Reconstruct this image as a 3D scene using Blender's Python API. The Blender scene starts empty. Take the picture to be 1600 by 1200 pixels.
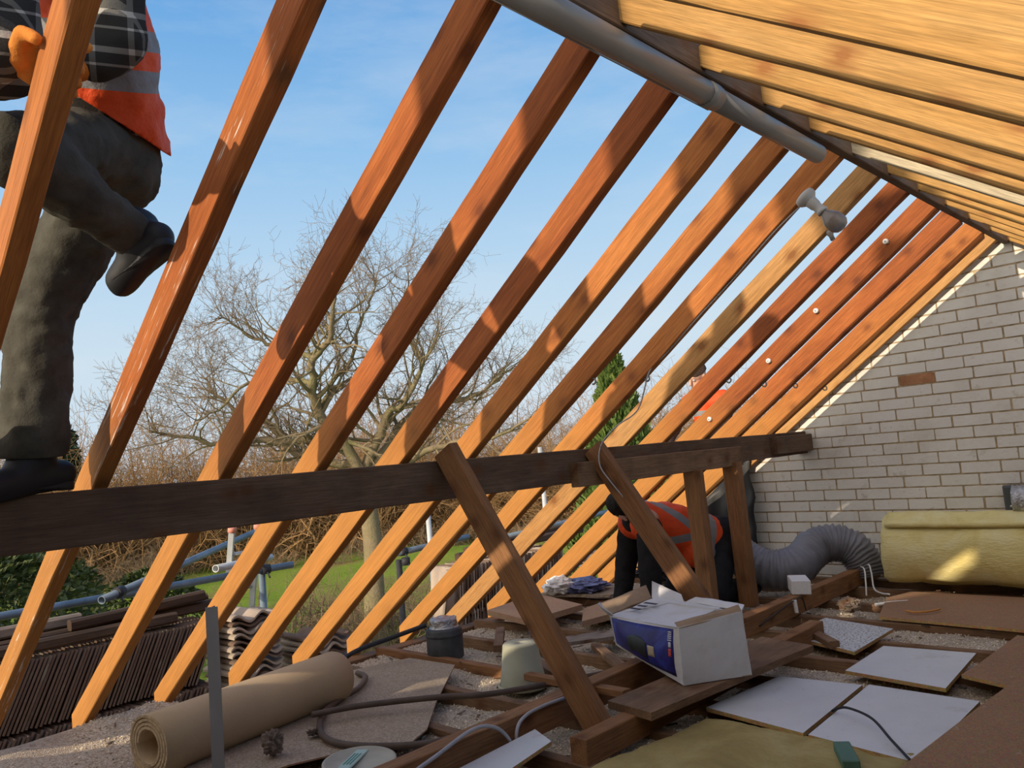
import bpy, bmesh, math, random
from mathutils import Vector as V, Matrix as M, noise as mnoise

SC = bpy.context.scene
COL = SC.collection
R_ = random.Random(7)

# ------------------------------------------------------------------ camera
cam = bpy.data.cameras.new('camera')
cam.sensor_width = 36.0
cam.lens = 36.0 * 1245.1346 / 1600.0
cam.clip_start = 0.05
cam.clip_end = 600
cam_o = bpy.data.objects.new('camera', cam)
COL.objects.link(cam_o)
EYE = V((0, 0, 1.02))
cr, cu, cf = V((.69247, -.71643, -.0849)), V((-.00746, -.12479, .99216)), V((.72141, .68641, .09176))
cam_o.matrix_world = M(((cr.x, cu.x, -cf.x, EYE.x), (cr.y, cu.y, -cf.y, EYE.y), (cr.z, cu.z, -cf.z, EYE.z), (0, 0, 0, 1)))
SC.camera = cam_o

# ------------------------------------------------------------------ sky and sun
SUN_DIR = V((-1.0, .019, .338)).normalized()      # towards the sun: low, along the ridge, behind the viewer's left
world = bpy.data.worlds.new('sky')
SC.world = world
world.use_nodes = True
nt = world.node_tree
nt.nodes.clear()
def wn(t, **k):
    n = nt.nodes.new(t)
    for a, b in k.items(): setattr(n, a, b)
    return n
wo = wn('ShaderNodeOutputWorld'); bg = wn('ShaderNodeBackground')
tc = wn('ShaderNodeTexCoord'); sp = wn('ShaderNodeSeparateXYZ')
nt.links.new(tc.outputs['Generated'], sp.inputs[0])
ramp = wn('ShaderNodeValToRGB')
cs = ramp.color_ramp.elements
cs[0].position = 0.0; cs[0].color = (.60, .71, .81, 1)
cs[1].position = 1.0; cs[1].color = (.05, .16, .44, 1)
for p, c in ((.06, (.62, .745, .85, 1)), (.15, (.60, .75, .87, 1)), (.27, (.45, .66, .87, 1)), (.38, (.29, .54, .84, 1)), (.50, (.165, .41, .77, 1)), (.62, (.09, .27, .62, 1))):
    e = cs.new(p); e.color = c
nt.links.new(sp.outputs['Z'], ramp.inputs[0])
mp = wn('ShaderNodeMapping'); mp.inputs['Scale'].default_value = (1.6, 1.6, 6.0); mp.inputs['Rotation'].default_value = (0.0, .35, .4)
nt.links.new(tc.outputs['Generated'], mp.inputs[0])
nz = wn('ShaderNodeTexNoise'); nz.inputs['Scale'].default_value = 2.1; nz.inputs['Detail'].default_value = 7; nz.inputs['Roughness'].default_value = .58
nt.links.new(mp.outputs[0], nz.inputs['Vector'])
cr2 = wn('ShaderNodeValToRGB')
cr2.color_ramp.elements[0].position = .47; cr2.color_ramp.elements[0].color = (0, 0, 0, 1)
cr2.color_ramp.elements[1].position = .82; cr2.color_ramp.elements[1].color = (.42, .42, .42, 1)
nt.links.new(nz.outputs['Fac'], cr2.inputs[0])
mx = wn('ShaderNodeMixRGB'); mx.inputs[2].default_value = (.74, .80, .86, 1)
nt.links.new(cr2.outputs[0], mx.inputs[0]); nt.links.new(ramp.outputs[0], mx.inputs[1])
# warm, bright haze of the low winter sun around its own place in the sky (behind the viewer)
dp = wn('ShaderNodeVectorMath', operation='DOT_PRODUCT'); dp.inputs[1].default_value = SUN_DIR
nt.links.new(tc.outputs['Generated'], dp.inputs[0])
gl = wn('ShaderNodeMapRange'); gl.interpolation_type = 'SMOOTHSTEP'
gl.inputs['From Min'].default_value = -.05; gl.inputs['From Max'].default_value = 1.0
nt.links.new(dp.outputs['Value'], gl.inputs['Value'])
ga = wn('ShaderNodeMixRGB', blend_type='ADD'); ga.inputs[2].default_value = (1.25, .95, .56, 1)
nt.links.new(gl.outputs[0], ga.inputs[0]); nt.links.new(mx.outputs[0], ga.inputs[1])
nt.links.new(ga.outputs[0], bg.inputs[0]); bg.inputs[1].default_value = 1.0
nt.links.new(bg.outputs[0], wo.inputs[0])

sun = bpy.data.lights.new('sun', 'SUN')
sun.energy = 4.4
sun.color = (1.0, .84, .63)
sun.angle = math.radians(.7)
sun_o = bpy.data.objects.new('sun', sun)
COL.objects.link(sun_o)
sun_o.rotation_euler = SUN_DIR.to_track_quat('Z', 'Y').to_euler()
sun_o.location = SUN_DIR * 40

SC.view_settings.view_transform = 'Standard'
SC.view_settings.look = 'None'
SC.view_settings.exposure = 0.0
SC.view_settings.gamma = 1.0
SC.view_settings.use_curve_mapping = False

# ------------------------------------------------------------------ helpers
def tag(o, label=None, cat=None, group=None, kind=None):
    if label: o['label'] = label
    if cat: o['category'] = cat
    if group: o['group'] = group
    if kind: o['kind'] = kind
    return o

def link(name, me, mats, parent=None, mw=None):
    o = bpy.data.objects.new(name, me)
    COL.objects.link(o)
    for m in (mats if isinstance(mats, (list, tuple)) else [mats]): me.materials.append(m)
    if mw is not None: o.matrix_basis = mw
    if parent:
        o.parent = parent
        o.matrix_parent_inverse = parent.matrix_basis.inverted()
    return o

def empty(name, loc, label, cat, group=None):
    o = bpy.data.objects.new(name, None)
    COL.objects.link(o)
    o.empty_display_size = .1
    o.matrix_basis = M.Translation(V(loc))
    return tag(o, label, cat, group)

def copy_tree(o, mw, label=None):
    c = o.copy(); COL.objects.link(c); c.matrix_basis = mw
    if label: c['label'] = label
    for ch in list(o.children):
        d = ch.copy(); COL.objects.link(d); d.parent = c
        d.matrix_parent_inverse = ch.matrix_parent_inverse.copy()
        for g in ch.children:
            e = g.copy(); COL.objects.link(e); e.parent = d
            e.matrix_parent_inverse = g.matrix_parent_inverse.copy()
    return c

class MB:
    def __init__(s): s.bm = bmesh.new()
    def box(s, c, size, mw=None, bevel=0, mi=0):
        b = bmesh.new()
        bmesh.ops.create_cube(b, size=1)
        for v in b.verts: v.co = V((v.co.x * size[0], v.co.y * size[1], v.co.z * size[2]))
        if bevel: bmesh.ops.bevel(b, geom=b.edges[:], offset=bevel, segments=1, affect='EDGES')
        for v in b.verts:
            co = v.co + V(c)
            v.co = mw @ co if mw else co
        s.join(b, mi); return s
    def join(s, b, mi=0):
        vm = {}
        for v in b.verts: vm[v] = s.bm.verts.new(v.co)
        for f in b.faces:
            try:
                g = s.bm.faces.new([vm[v] for v in f.verts]); g.smooth = f.smooth; g.material_index = mi
            except ValueError: pass
        b.free()
    def face(s, pts, mi=0, smooth=False):
        f = s.bm.faces.new([s.bm.verts.new(V(p)) for p in pts]); f.material_index = mi; f.smooth = smooth
    def panel(s, pts, t, mi=0):
        pts = [V(p) for p in pts]
        n = (pts[1] - pts[0]).cross(pts[-1] - pts[0]).normalized() * t
        a = [s.bm.verts.new(p) for p in pts]; b = [s.bm.verts.new(p - n) for p in pts]
        k = len(pts)
        fs = [s.bm.faces.new(a), s.bm.faces.new(b[::-1])]
        for i in range(k): fs.append(s.bm.faces.new((a[i], b[i], b[(i + 1) % k], a[(i + 1) % k])))
        for f in fs: f.material_index = mi
        return s
    def tube(s, pts, r, seg=8, caps=True, smooth=True, mi=0):
        pts = [V(p) for p in pts]
        n = len(pts)
        rad = r if isinstance(r, (list, tuple)) else [r] * n
        t0 = (pts[1] - pts[0]).normalized()
        up = V((0, 0, 1)) if abs(t0.z) < .9 else V((1, 0, 0))
        a = t0.cross(up).normalized()
        rings = []
        for i, p in enumerate(pts):
            t = (pts[min(i + 1, n - 1)] - pts[max(i - 1, 0)])
            t = t.normalized() if t.length > 1e-9 else t0
            a = (a - t * a.dot(t))
            a = a.normalized() if a.length > 1e-6 else t.orthogonal().normalized()
            b = t.cross(a)
            rings.append([s.bm.verts.new(p + (a * math.cos(2 * math.pi * k / seg) + b * math.sin(2 * math.pi * k / seg)) * rad[i]) for k in range(seg)])
        for i in range(n - 1):
            for k in range(seg):
                f = s.bm.faces.new((rings[i][k], rings[i][(k + 1) % seg], rings[i + 1][(k + 1) % seg], rings[i + 1][k]))
                f.smooth = smooth; f.material_index = mi
        if caps and seg > 2:
            for rg in (rings[0][::-1], rings[-1]):
                f = s.bm.faces.new(rg); f.material_index = mi
        return s
    def pipe(s, pts, ro, ri, seg=20, smooth=True):
        """hollow tube: outer skin, inner skin, end rims"""
        pts = [V(p) for p in pts]
        n = len(pts); out = []
        t0 = (pts[1] - pts[0]).normalized()
        a = t0.cross(V((0, 0, 1)) if abs(t0.z) < .9 else V((1, 0, 0))).normalized()
        for rr in (ro, ri):
            rings = []; aa = a
            for i, p in enumerate(pts):
                t = (pts[min(i + 1, n - 1)] - pts[max(i - 1, 0)]).normalized()
                aa = (aa - t * aa.dot(t)).normalized(); b = t.cross(aa)
                rings.append([s.bm.verts.new(p + (aa * math.cos(2 * math.pi * k / seg) + b * math.sin(2 * math.pi * k / seg)) * rr) for k in range(seg)])
            out.append(rings)
        o, q = out
        for i in range(n - 1):
            for k in range(seg):
                k2 = (k + 1) % seg
                s.bm.faces.new((o[i][k], o[i][k2], o[i + 1][k2], o[i + 1][k])).smooth = smooth
                s.bm.faces.new((q[i][k2], q[i][k], q[i + 1][k], q[i + 1][k2])).smooth = smooth
        for i, fl in ((0, 1), (n - 1, 0)):
            for k in range(seg):
                k2 = (k + 1) % seg
                q4 = (o[i][k], o[i][k2], q[i][k2], q[i][k])
                s.bm.faces.new(q4 if not fl else q4[::-1])
        return s
    def lathe(s, prof, seg=24, mw=None, smooth=True, mi=0):
        mw = mw or M.Identity(4)
        rings = []
        for r, z in prof:
            rings.append([s.bm.verts.new(mw @ V((max(r, 1e-5) * math.cos(2 * math.pi * k / seg), max(r, 1e-5) * math.sin(2 * math.pi * k / seg), z))) for k in range(seg)])
        for i in range(len(rings) - 1):
            for k in range(seg):
                f = s.bm.faces.new((rings[i][k], rings[i][(k + 1) % seg], rings[i + 1][(k + 1) % seg], rings[i + 1][k])); f.smooth = smooth; f.material_index = mi
        return s
    def build(s, name, mats, parent=None, mw=None, local=False):
        """vertices are in world space unless local=True; mw becomes the object's matrix"""
        if mw is not None and not local:
            inv = mw.inverted()
            for v in s.bm.verts: v.co = inv @ v.co
        elif mw is None and not local:
            c = V((0, 0, 0))
            if len(s.bm.verts):
                vs = s.bm.verts
                mn = V([min(v.co[i] for v in vs) for i in range(3)]); mxx = V([max(v.co[i] for v in vs) for i in range(3)])
                c = V(((mn.x + mxx.x) / 2, (mn.y + mxx.y) / 2, mn.z))
            for v in s.bm.verts: v.co -= c
            mw = M.Translation(c)
        bmesh.ops.recalc_face_normals(s.bm, faces=s.bm.faces[:])
        me = bpy.data.meshes.new(name); s.bm.to_mesh(me); s.bm.free()
        return link(name, me, mats, parent, mw)

def frame(p, x=None, z=None):
    """matrix at p with local x (or z) along the given vector"""
    p = V(p)
    if x is not None:
        x = V(x).normalized(); zz = V(z) if z is not None else V((0, 0, 1))
        if abs(x.dot(zz.normalized())) > .98: zz = V((0, 1, 0))
        y = zz.cross(x).normalized(); zz = x.cross(y)
        return M(((x.x, y.x, zz.x, p.x), (x.y, y.y, zz.y, p.y), (x.z, y.z, zz.z, p.z), (0, 0, 0, 1)))
    q = V(z).normalized().to_track_quat('Z', 'Y').to_matrix().to_4x4()
    q.translation = p
    return q

def beam(name, p0, p1, w, h, mat, up=(0, 0, 1), parent=None, segs=14, wob=.0022, cut0=0., cut1=0., seed=None, twist=0., bevel=.0035):
    """sawn timber: local x runs along the grain; w across, h along 'up'"""
    p0, p1 = V(p0), V(p1)
    L = (p1 - p0).length
    mw = frame(p0, p1 - p0, up)
    rnd = random.Random(seed if seed is not None else hash((round(p0.x, 3), round(p0.y, 3), round(L, 3))) & 0xffff)
    ph = rnd.uniform(0, 50)
    b = bmesh.new(); rings = []
    bv = min(bevel, w * .2, h * .2)
    prof = [(-w/2 + bv, -h/2), (w/2 - bv, -h/2), (w/2, -h/2 + bv), (w/2, h/2 - bv), (w/2 - bv, h/2), (-w/2 + bv, h/2), (-w/2, h/2 - bv), (-w/2, -h/2 + bv)]
    for i in range(segs + 1):
        x = L * i / segs
        dy = mnoise.noise(V((x * 1.1 + ph, .3, 0))) * wob * 2; dz = mnoise.noise(V((x * 1.1 + ph, 5.3, 0))) * wob * 2
        ring = []
        for k, (yy, zz) in enumerate(prof):
            e = wob * .7 * mnoise.noise(V((x * 6 + ph, k * 3.1, 1)))
            xx = x
            if i == 0: xx -= zz * cut0
            if i == segs: xx -= zz * cut1
            ring.append(b.verts.new((xx, yy + dy + e, zz + dz + e)))
        rings.append(ring)
    for i in range(segs):
        for k in range(8):
            f = b.faces.new((rings[i][k], rings[i][(k + 1) % 8], rings[i + 1][(k + 1) % 8], rings[i + 1][k]))
    b.faces.new(rings[0][::-1]); b.faces.new(rings[-1])
    bmesh.ops.recalc_face_normals(b, faces=b.faces[:])
    me = bpy.data.meshes.new(name); b.to_mesh(me); b.free()
    return link(name, me, mat, parent, mw)

# ------------------------------------------------------------------ materials
class N:
    def __init__(s, name, rough=.7, spec=.3):
        m = bpy.data.materials.new(name); m.use_nodes = True
        s.m = m; s.t = m.node_tree; s.b = s.t.nodes['Principled BSDF']
        s.b.inputs['Roughness'].default_value = rough
        s.b.inputs['Specular IOR Level'].default_value = spec
    def n(s, t, ins=None, **k):
        x = s.t.nodes.new(t)
        for a, b in k.items(): setattr(x, a, b)
        for a, b in (ins or {}).items(): s.put(x.inputs[a], b)
        return x
    def put(s, sock, v):
        if isinstance(v, bpy.types.NodeSocket): s.t.links.new(v, sock)
        elif isinstance(v, bpy.types.Node): s.t.links.new(v.outputs[0], sock)
        elif isinstance(v, tuple) and len(v) == 3 and sock.type == 'RGBA': sock.default_value = (*v, 1)
        else: sock.default_value = v
    def coord(s, scale=(1, 1, 1), rand=True, kind='Object'):
        t = s.n('ShaderNodeTexCoord').outputs[kind]
        if rand:
            oi = s.n('ShaderNodeObjectInfo').outputs['Random']
            mul = s.n('ShaderNodeMath', {0: oi, 1: 57.0}, operation='MULTIPLY')
            cb = s.n('ShaderNodeCombineXYZ', {0: mul, 1: mul, 2: mul})
            t = s.n('ShaderNodeVectorMath', {0: t, 1: cb}, operation='ADD').outputs[0]
        return s.n('ShaderNodeMapping', {'Vector': t, 'Scale': scale}).outputs[0]
    def noise(s, vec, scale=1., detail=4., rough=.55, dist=0.):
        return s.n('ShaderNodeTexNoise', {'Vector': vec, 'Scale': scale, 'Detail': detail, 'Roughness': rough, 'Distortion': dist}).outputs['Fac']
    def ramp(s, f, stops, interp='LINEAR'):
        r = s.n('ShaderNodeValToRGB', {0: f}); e = r.color_ramp.elements
        r.color_ramp.interpolation = interp
        while len(e) < len(stops): e.new(.5)
        for x, (p, c) in zip(e, stops):
            x.position = p; x.color = (*c, 1) if len(c) == 3 else c
        return r.outputs[0]
    def mix(s, f, a, b, mode='MIX'):
        r = s.n('ShaderNodeMixRGB', {0: f, 1: a, 2: b}, blend_type=mode); return r.outputs[0]
    def math(s, op, a, b=0.0, c=None):
        ins = {0: a, 1: b}
        if c is not None: ins[2] = c
        return s.n('ShaderNodeMath', ins, operation=op).outputs[0]
    def col(s, v): s.put(s.b.inputs['Base Color'], v); return s
    def bump(s, h, strength=.3, dist=.01):
        b = s.n('ShaderNodeBump', {'Height': h, 'Strength': strength, 'Distance': dist})
        s.t.links.new(b.outputs[0], s.b.inputs['Normal']); return s

G3 = lambda v: (v, v, v)
def wood(name, a, b, c, knot=(.12, .05, .02), dirt=.0, rough=.75, streak=None, hue=.12, foot=None):
    n = N(name, rough, .25)
    v = n.coord((1, 1, 1))
    big = n.noise(n.n('ShaderNodeMapping', {'Vector': v, 'Scale': (.9, 5, 5)}).outputs[0], 1.6, 5, .6, .8)
    fine = n.noise(n.n('ShaderNodeMapping', {'Vector': v, 'Scale': (2.5, 60, 60)}).outputs[0], 2.2, 3, .6)
    base = n.ramp(big, [(.25, a), (.5, b), (.75, c)])
    hair = n.noise(n.n('ShaderNodeMapping', {'Vector': v, 'Scale': (7, 240, 240)}).outputs[0], 2.0, 3, .6)
    base = n.mix(1., base, n.ramp(hair, [(.32, G3(.74)), (.62, G3(1.10))]), 'MULTIPLY')
    base = n.mix(.6, base, n.mix(1., base, n.ramp(fine, [(.3, G3(.55)), (.7, G3(1.15))]), 'MULTIPLY'))
    sx = n.n('ShaderNodeSeparateXYZ', {0: v})
    kv = n.n('ShaderNodeCombineXYZ', {0: n.math('MULTIPLY', sx.outputs[0], 3.6), 1: n.math('MULTIPLY', n.math('ADD', sx.outputs[1], sx.outputs[2]), 4.6)})
    vor = n.n('ShaderNodeTexVoronoi', {'Vector': kv, 'Scale': 1.0}, voronoi_dimensions='2D').outputs['Distance']
    vor = n.math('ADD', vor, n.math('MULTIPLY', n.math('SUBTRACT', fine, .5), .16))
    kn = n.ramp(vor, [(.05, G3(.85)), (.085, G3(.5)), (.20, G3(0))])
    base = n.mix(kn, base, knot)
    oi = n.n('ShaderNodeObjectInfo').outputs['Random']
    base = n.mix(1., base, n.ramp(oi, [(0, (1 - hue, 1 - hue * 1.3, 1 - hue * 1.4)), (1, (1 + hue, 1 + hue * 1.1, 1 + hue))]), 'MULTIPLY')
    if foot:   # paler, yellower lower length of the timber, beyond the purlin
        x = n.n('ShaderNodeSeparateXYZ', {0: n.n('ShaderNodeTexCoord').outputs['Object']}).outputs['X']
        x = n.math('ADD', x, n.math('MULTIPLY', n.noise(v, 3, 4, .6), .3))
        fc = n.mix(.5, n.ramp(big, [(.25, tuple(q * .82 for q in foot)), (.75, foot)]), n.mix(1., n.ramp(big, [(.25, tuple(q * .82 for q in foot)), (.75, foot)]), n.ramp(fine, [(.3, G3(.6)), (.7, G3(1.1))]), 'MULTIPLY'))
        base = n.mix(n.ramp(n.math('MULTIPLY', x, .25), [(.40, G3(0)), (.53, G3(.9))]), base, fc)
    if dirt:
        d = n.noise(v, 5, 6, .65)
        base = n.mix(n.ramp(d, [(.45, G3(0)), (.7, G3(dirt))]), base, (.05, .035, .025))
    if streak:
        d = n.noise(n.n('ShaderNodeMapping', {'Vector': v, 'Scale': (1.3, 26, 26)}).outputs[0], 2.6, 4, .7)
        base = n.mix(n.ramp(d, [(.61, G3(0)), (.67, G3(streak))]), base, (.72, .66, .58))
    n.col(base).bump(fine, .3, .004)
    return n.m

def plain(name, c, rough=.6, spec=.3, var=.12, scale=6, metal=0., bump=0., bscale=40):
    n = N(name, rough, spec)
    v = n.coord()
    f = n.noise(v, scale, 5, .6)
    lo = tuple(x * (1 - var) for x in c); hi = tuple(min(1, x * (1 + var)) for x in c)
    n.col(n.ramp(f, [(.3, lo), (.7, hi)]))
    n.b.inputs['Metallic'].default_value = metal
    if bump: n.bump(n.noise(v, bscale, 4, .6), bump, .01)
    return n.m

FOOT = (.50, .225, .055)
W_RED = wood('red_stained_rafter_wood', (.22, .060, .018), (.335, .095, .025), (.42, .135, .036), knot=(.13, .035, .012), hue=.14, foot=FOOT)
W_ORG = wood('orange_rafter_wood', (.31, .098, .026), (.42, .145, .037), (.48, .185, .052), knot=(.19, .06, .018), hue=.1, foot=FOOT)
W_PALE = wood('pale_rafter_wood', (.40, .19, .06), (.48, .25, .085), (.52, .29, .115), knot=(.20, .075, .022), hue=.08)
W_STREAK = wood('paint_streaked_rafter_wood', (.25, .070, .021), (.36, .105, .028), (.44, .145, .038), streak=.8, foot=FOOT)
W_PINE = wood('clean_pine_wood', (.37, .19, .056), (.455, .25, .078), (.52, .31, .115), knot=(.26, .10, .03), hue=.07)
W_PURL = wood('old_purlin_wood', (.115, .068, .042), (.155, .095, .06), (.20, .13, .085), dirt=.5, hue=.05)
W_OLD = wood('weathered_brown_wood', (.18, .102, .055), (.24, .14, .077), (.30, .185, .105), dirt=.45, hue=.12)
W_STRUT = wood('strut_wood', (.22, .102, .045), (.29, .14, .06), (.35, .18, .08), dirt=.25, hue=.08)
W_GREY = wood('grey_dusty_wood', (.20, .155, .125), (.27, .215, .17), (.33, .265, .21), dirt=.3, hue=.1)
W_DARK = wood('dark_wet_wood', (.045, .03, .02), (.085, .053, .036), (.15, .095, .06), dirt=.5, hue=.2)

def granular(name, a, b, c, scale=160, bump=.8, dirt=(.25, .2, .15), dist=.01):
    n = N(name, .95, .1)
    v = n.coord(rand=False)
    vo = n.n('ShaderNodeTexVoronoi', {'Vector': v, 'Scale': scale})
    col = n.ramp(n.n('ShaderNodeSeparateColor', {0: vo.outputs['Color']}).outputs[0], [(.1, a), (.5, b), (.9, c)])
    d = n.noise(v, 3.5, 6, .6)
    col = n.mix(n.ramp(d, [(.5, G3(0)), (.75, G3(.6))]), col, dirt)
    n.col(col).bump(vo.outputs['Distance'], bump, dist)
    return n.m
FILL = granular('vermiculite_granules', (.36, .28, .20), (.50, .41, .30), (.64, .55, .43), bump=.5)
GRAN = plain('pale_granule', (.68, .61, .48), .9, .1, .35, 30)
DUSTY = granular('dusty_hardboard', (.30, .235, .17), (.36, .285, .205), (.46, .38, .29), 190, .35)

def white_board(name, speck):
    n = N(name, .45, .35); v = n.coord()
    base = n.ramp(n.noise(v, 3, 5, .6), [(.3, (.55, .57, .58)), (.7, (.66, .68, .685))])
    sp_ = n.noise(v, 95, 3, .6)
    base = n.mix(n.ramp(sp_, [(speck, G3(0)), (speck + .035, G3(.85))]), base, (.14, .12, .10))
    big = n.noise(v, 7, 5, .7)
    base = n.mix(n.ramp(big, [(.6, G3(0)), (.74, G3(.5))]), base, (.38, .33, .28))
    n.col(base); return n.m
WB = white_board('white_melamine_face', .70)
WBS = white_board('speckled_white_face', .53)
def chip(name, a, b, s=120):
    n = N(name, .9, .1); v = n.coord()
    vo = n.n('ShaderNodeTexVoronoi', {'Vector': v, 'Scale': s})
    c = n.mix(n.noise(v, 4, 6, .65), a, b)
    c = n.mix(.25, c, vo.outputs['Color'], 'OVERLAY')
    c = n.mix(n.ramp(n.noise(v, 26, 4, .7), [(.64, G3(0)), (.7, G3(.7))]), c, (.42, .36, .28))
    n.col(c).bump(vo.outputs['Distance'], .15, .004); return n.m
CHIP = chip('chipboard_edge', (.40, .25, .10), (.52, .34, .15))
BROWN_BOARD = chip('brown_chipboard', (.27, .155, .09), (.36, .215, .125), 200)
TAN_BOARD = chip('tan_offcut_board', (.40, .25, .155), (.48, .31, .20), 200)

def brick_paint():
    n = N('white_painted_brick', .85, .15); v = n.coord(rand=False)
    c = n.ramp(n.noise(v, 2.2, 6, .65), [(.25, (.58, .54, .48)), (.5, (.73, .71, .66)), (.8, (.79, .78, .74))])
    c = n.mix(n.ramp(n.noise(v, 9, 6, .7), [(.60, G3(0)), (.72, G3(.55))]), c, (.40, .31, .20))
    c = n.mix(n.ramp(n.noise(v, 38, 4, .7), [(.66, G3(0)), (.72, G3(.8))]), c, (.20, .15, .11))
    n.col(c).bump(n.noise(v, 45, 5, .6), .5, .006); return n.m
BRICK = brick_paint()
MORTAR = plain('sandy_mortar', (.44, .34, .215), .95, .1, .35, 18, bump=.6, bscale=120)
BARE = plain('bare_terracotta_brick', (.42, .21, .11), .9, .1, .3, 14, bump=.4, bscale=60)
PLASTER = plain('ceiling_lath_and_plaster', (.30, .25, .20), .95, .1, .3, 5)
RENDER = plain('exterior_wall_render', (.45, .42, .37), .95, .1, .2, 5)
STEEL = plain('galvanised_scaffold_tube', (.17, .22, .27), .5, .45, .3, 7, metal=.35)
STEEL_L = plain('pale_galvanised_tube', (.52, .54, .54), .5, .45, .2, 7, metal=.3)
BLACK_IRON = plain('dark_coupler_iron', (.035, .035, .04), .6, .3, .3, 20)
PVC = plain('grey_plastic_pipe', (.235, .22, .205), .35, .45, .1, 4)
def tile_mat(name, a, b):
    n = N(name, .95, .1); v = n.coord()
    c = n.mix(n.noise(v, 9, 5, .65), a, b)
    c = n.mix(n.ramp(n.noise(v, 4, 5, .7), [(.58, G3(0)), (.7, G3(.7))]), c, (.30, .28, .20))
    n.col(c).bump(n.noise(v, 60, 4, .6), .4, .004); return n.m
TILE = tile_mat('weathered_concrete_tile', (.12, .075, .055), (.24, .17, .125))
TILE_L = tile_mat('pale_concrete_tile', (.34, .26, .20), (.50, .42, .34))
ROLL = plain('beige_underlay', (.52, .385, .235), .85, .15, .08, 3, bump=.15, bscale=160)
ROLL_E = plain('frayed_underlay_edge', (.56, .42, .26), .95, .1, .3, 60, bump=.9, bscale=140)
WOOL = None
def wool(name, a, b, c):
    n = N(name, .95, .05); v = n.coord(rand=False)
    f = n.noise(v, 4, 7, .65, .6)
    fi = n.noise(n.n('ShaderNodeMapping', {'Vector': v, 'Scale': (90, 14, 40)}).outputs[0], 1.5, 5, .7)
    col = n.ramp(f, [(.28, a), (.5, b), (.72, c)])
    n.col(col).bump(n.math('ADD', fi, f), .6, .02); return n.m
WOOL = wool('yellow_glass_wool', (.70, .56, .20), (.82, .71, .32), (.88, .82, .50))
WOOL_D = wool('dusty_glass_wool', (.30, .22, .085), (.42, .33, .13), (.54, .44, .20))
DUCT = plain('grey_duct_film', (.19, .19, .215), .45, .5, .15, 8, bump=.3, bscale=30)
RUBBER = plain('black_cable_rubber', (.02, .02, .022), .5, .4, .2)
HOSE = plain('brown_old_pipe', (.10, .07, .05), .6, .35, .3, 9)
WHITE_P = plain('white_plastic', (.78, .77, .74), .45, .4, .06)
GREY_CABLE = plain('grey_cable_sheath', (.38, .38, .40), .5, .4, .1)
FOAM = plain('white_polystyrene', (.74, .73, .72), .8, .2, .05, 90, bump=.3, bscale=200)

# ------------------------------------------------------------------ the roof frame
XS = [.466, .851, 1.252, 1.624, 2.012, 2.393, 2.758, 3.147, 3.543, 3.927, 4.340, 4.754, 5.194, 5.619]
TH = math.radians(35.75)
S_, C_ = math.sin(TH), math.cos(TH)
def z_out(y): return (1.6195 - S_ * y) / C_ + 1.02      # top face of the far slope rafters
RD, RW = .104, .046
def z_in(y): return z_out(y) - RD / C_
YR0, YR1 = 1.068, 1.106
nL, nN = V((0, S_, C_)), V((0, -math.sin(math.radians(34.8)), math.cos(math.radians(34.8))))
TN = math.tan(math.radians(34.8))

far_lab = [
 ('orange rafter the worker grips with his orange glove, first from the left', W_ORG),
 ('paint streaked reddish rafter the black boot is braced on', W_STREAK),
 ('dark reddish rafter crossing the left of the bare oak crown, third from the left', W_RED),
 ('dark reddish rafter crossing the middle of the bare oak crown, fourth from the left', W_RED),
 ('dark reddish rafter crossing the right of the oak crown, above the strut head', W_RED),
 ('reddish orange rafter right of the oak, sixth from the left', W_ORG),
 ('reddish orange rafter carrying the open grey hook clip, seventh from the left', W_ORG),
 ('orange rafter with the bulb holder and loose cable at its top', W_ORG),
 ('pale yellowish rafter just behind the light bulb', W_PALE),
 ('orange red rafter crossing the worker outside, tenth from the left', W_RED),
 ('orange red rafter with four white clips down its side', W_RED),
 ('orange red rafter, third from the white brick gable', W_RED),
 ('orange red rafter, second from the white brick gable', W_ORG),
 ('pale knotty rafter lying against the white brick gable', W_PALE)]
YB = 4.16
for i, x in enumerate(XS):
    def cen(y):  # centre line point for a plumb cut at y
        return V((x + RW / 2, y, z_out(y) - RD / 2 / C_))
    dd = RD + {10: .016, 11: .020, 12: .032, 13: -.022}.get(i, 0)
    def cen(y, dd=dd):
        return V((x + RW / 2, y, z_out(y) - dd / 2 / C_))
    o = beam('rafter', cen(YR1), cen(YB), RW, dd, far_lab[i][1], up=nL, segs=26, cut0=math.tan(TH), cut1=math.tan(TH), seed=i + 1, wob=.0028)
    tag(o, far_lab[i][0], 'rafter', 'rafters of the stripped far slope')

o = beam('ridge_board', (.2, (YR0 + YR1) / 2, 2.17), (5.67, (YR0 + YR1) / 2, 2.17), YR1 - YR0, .19, W_PURL, segs=30, seed=91)
tag(o, 'dark brown ridge board running to the gable between both rows of rafters', 'ridge board')

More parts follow.
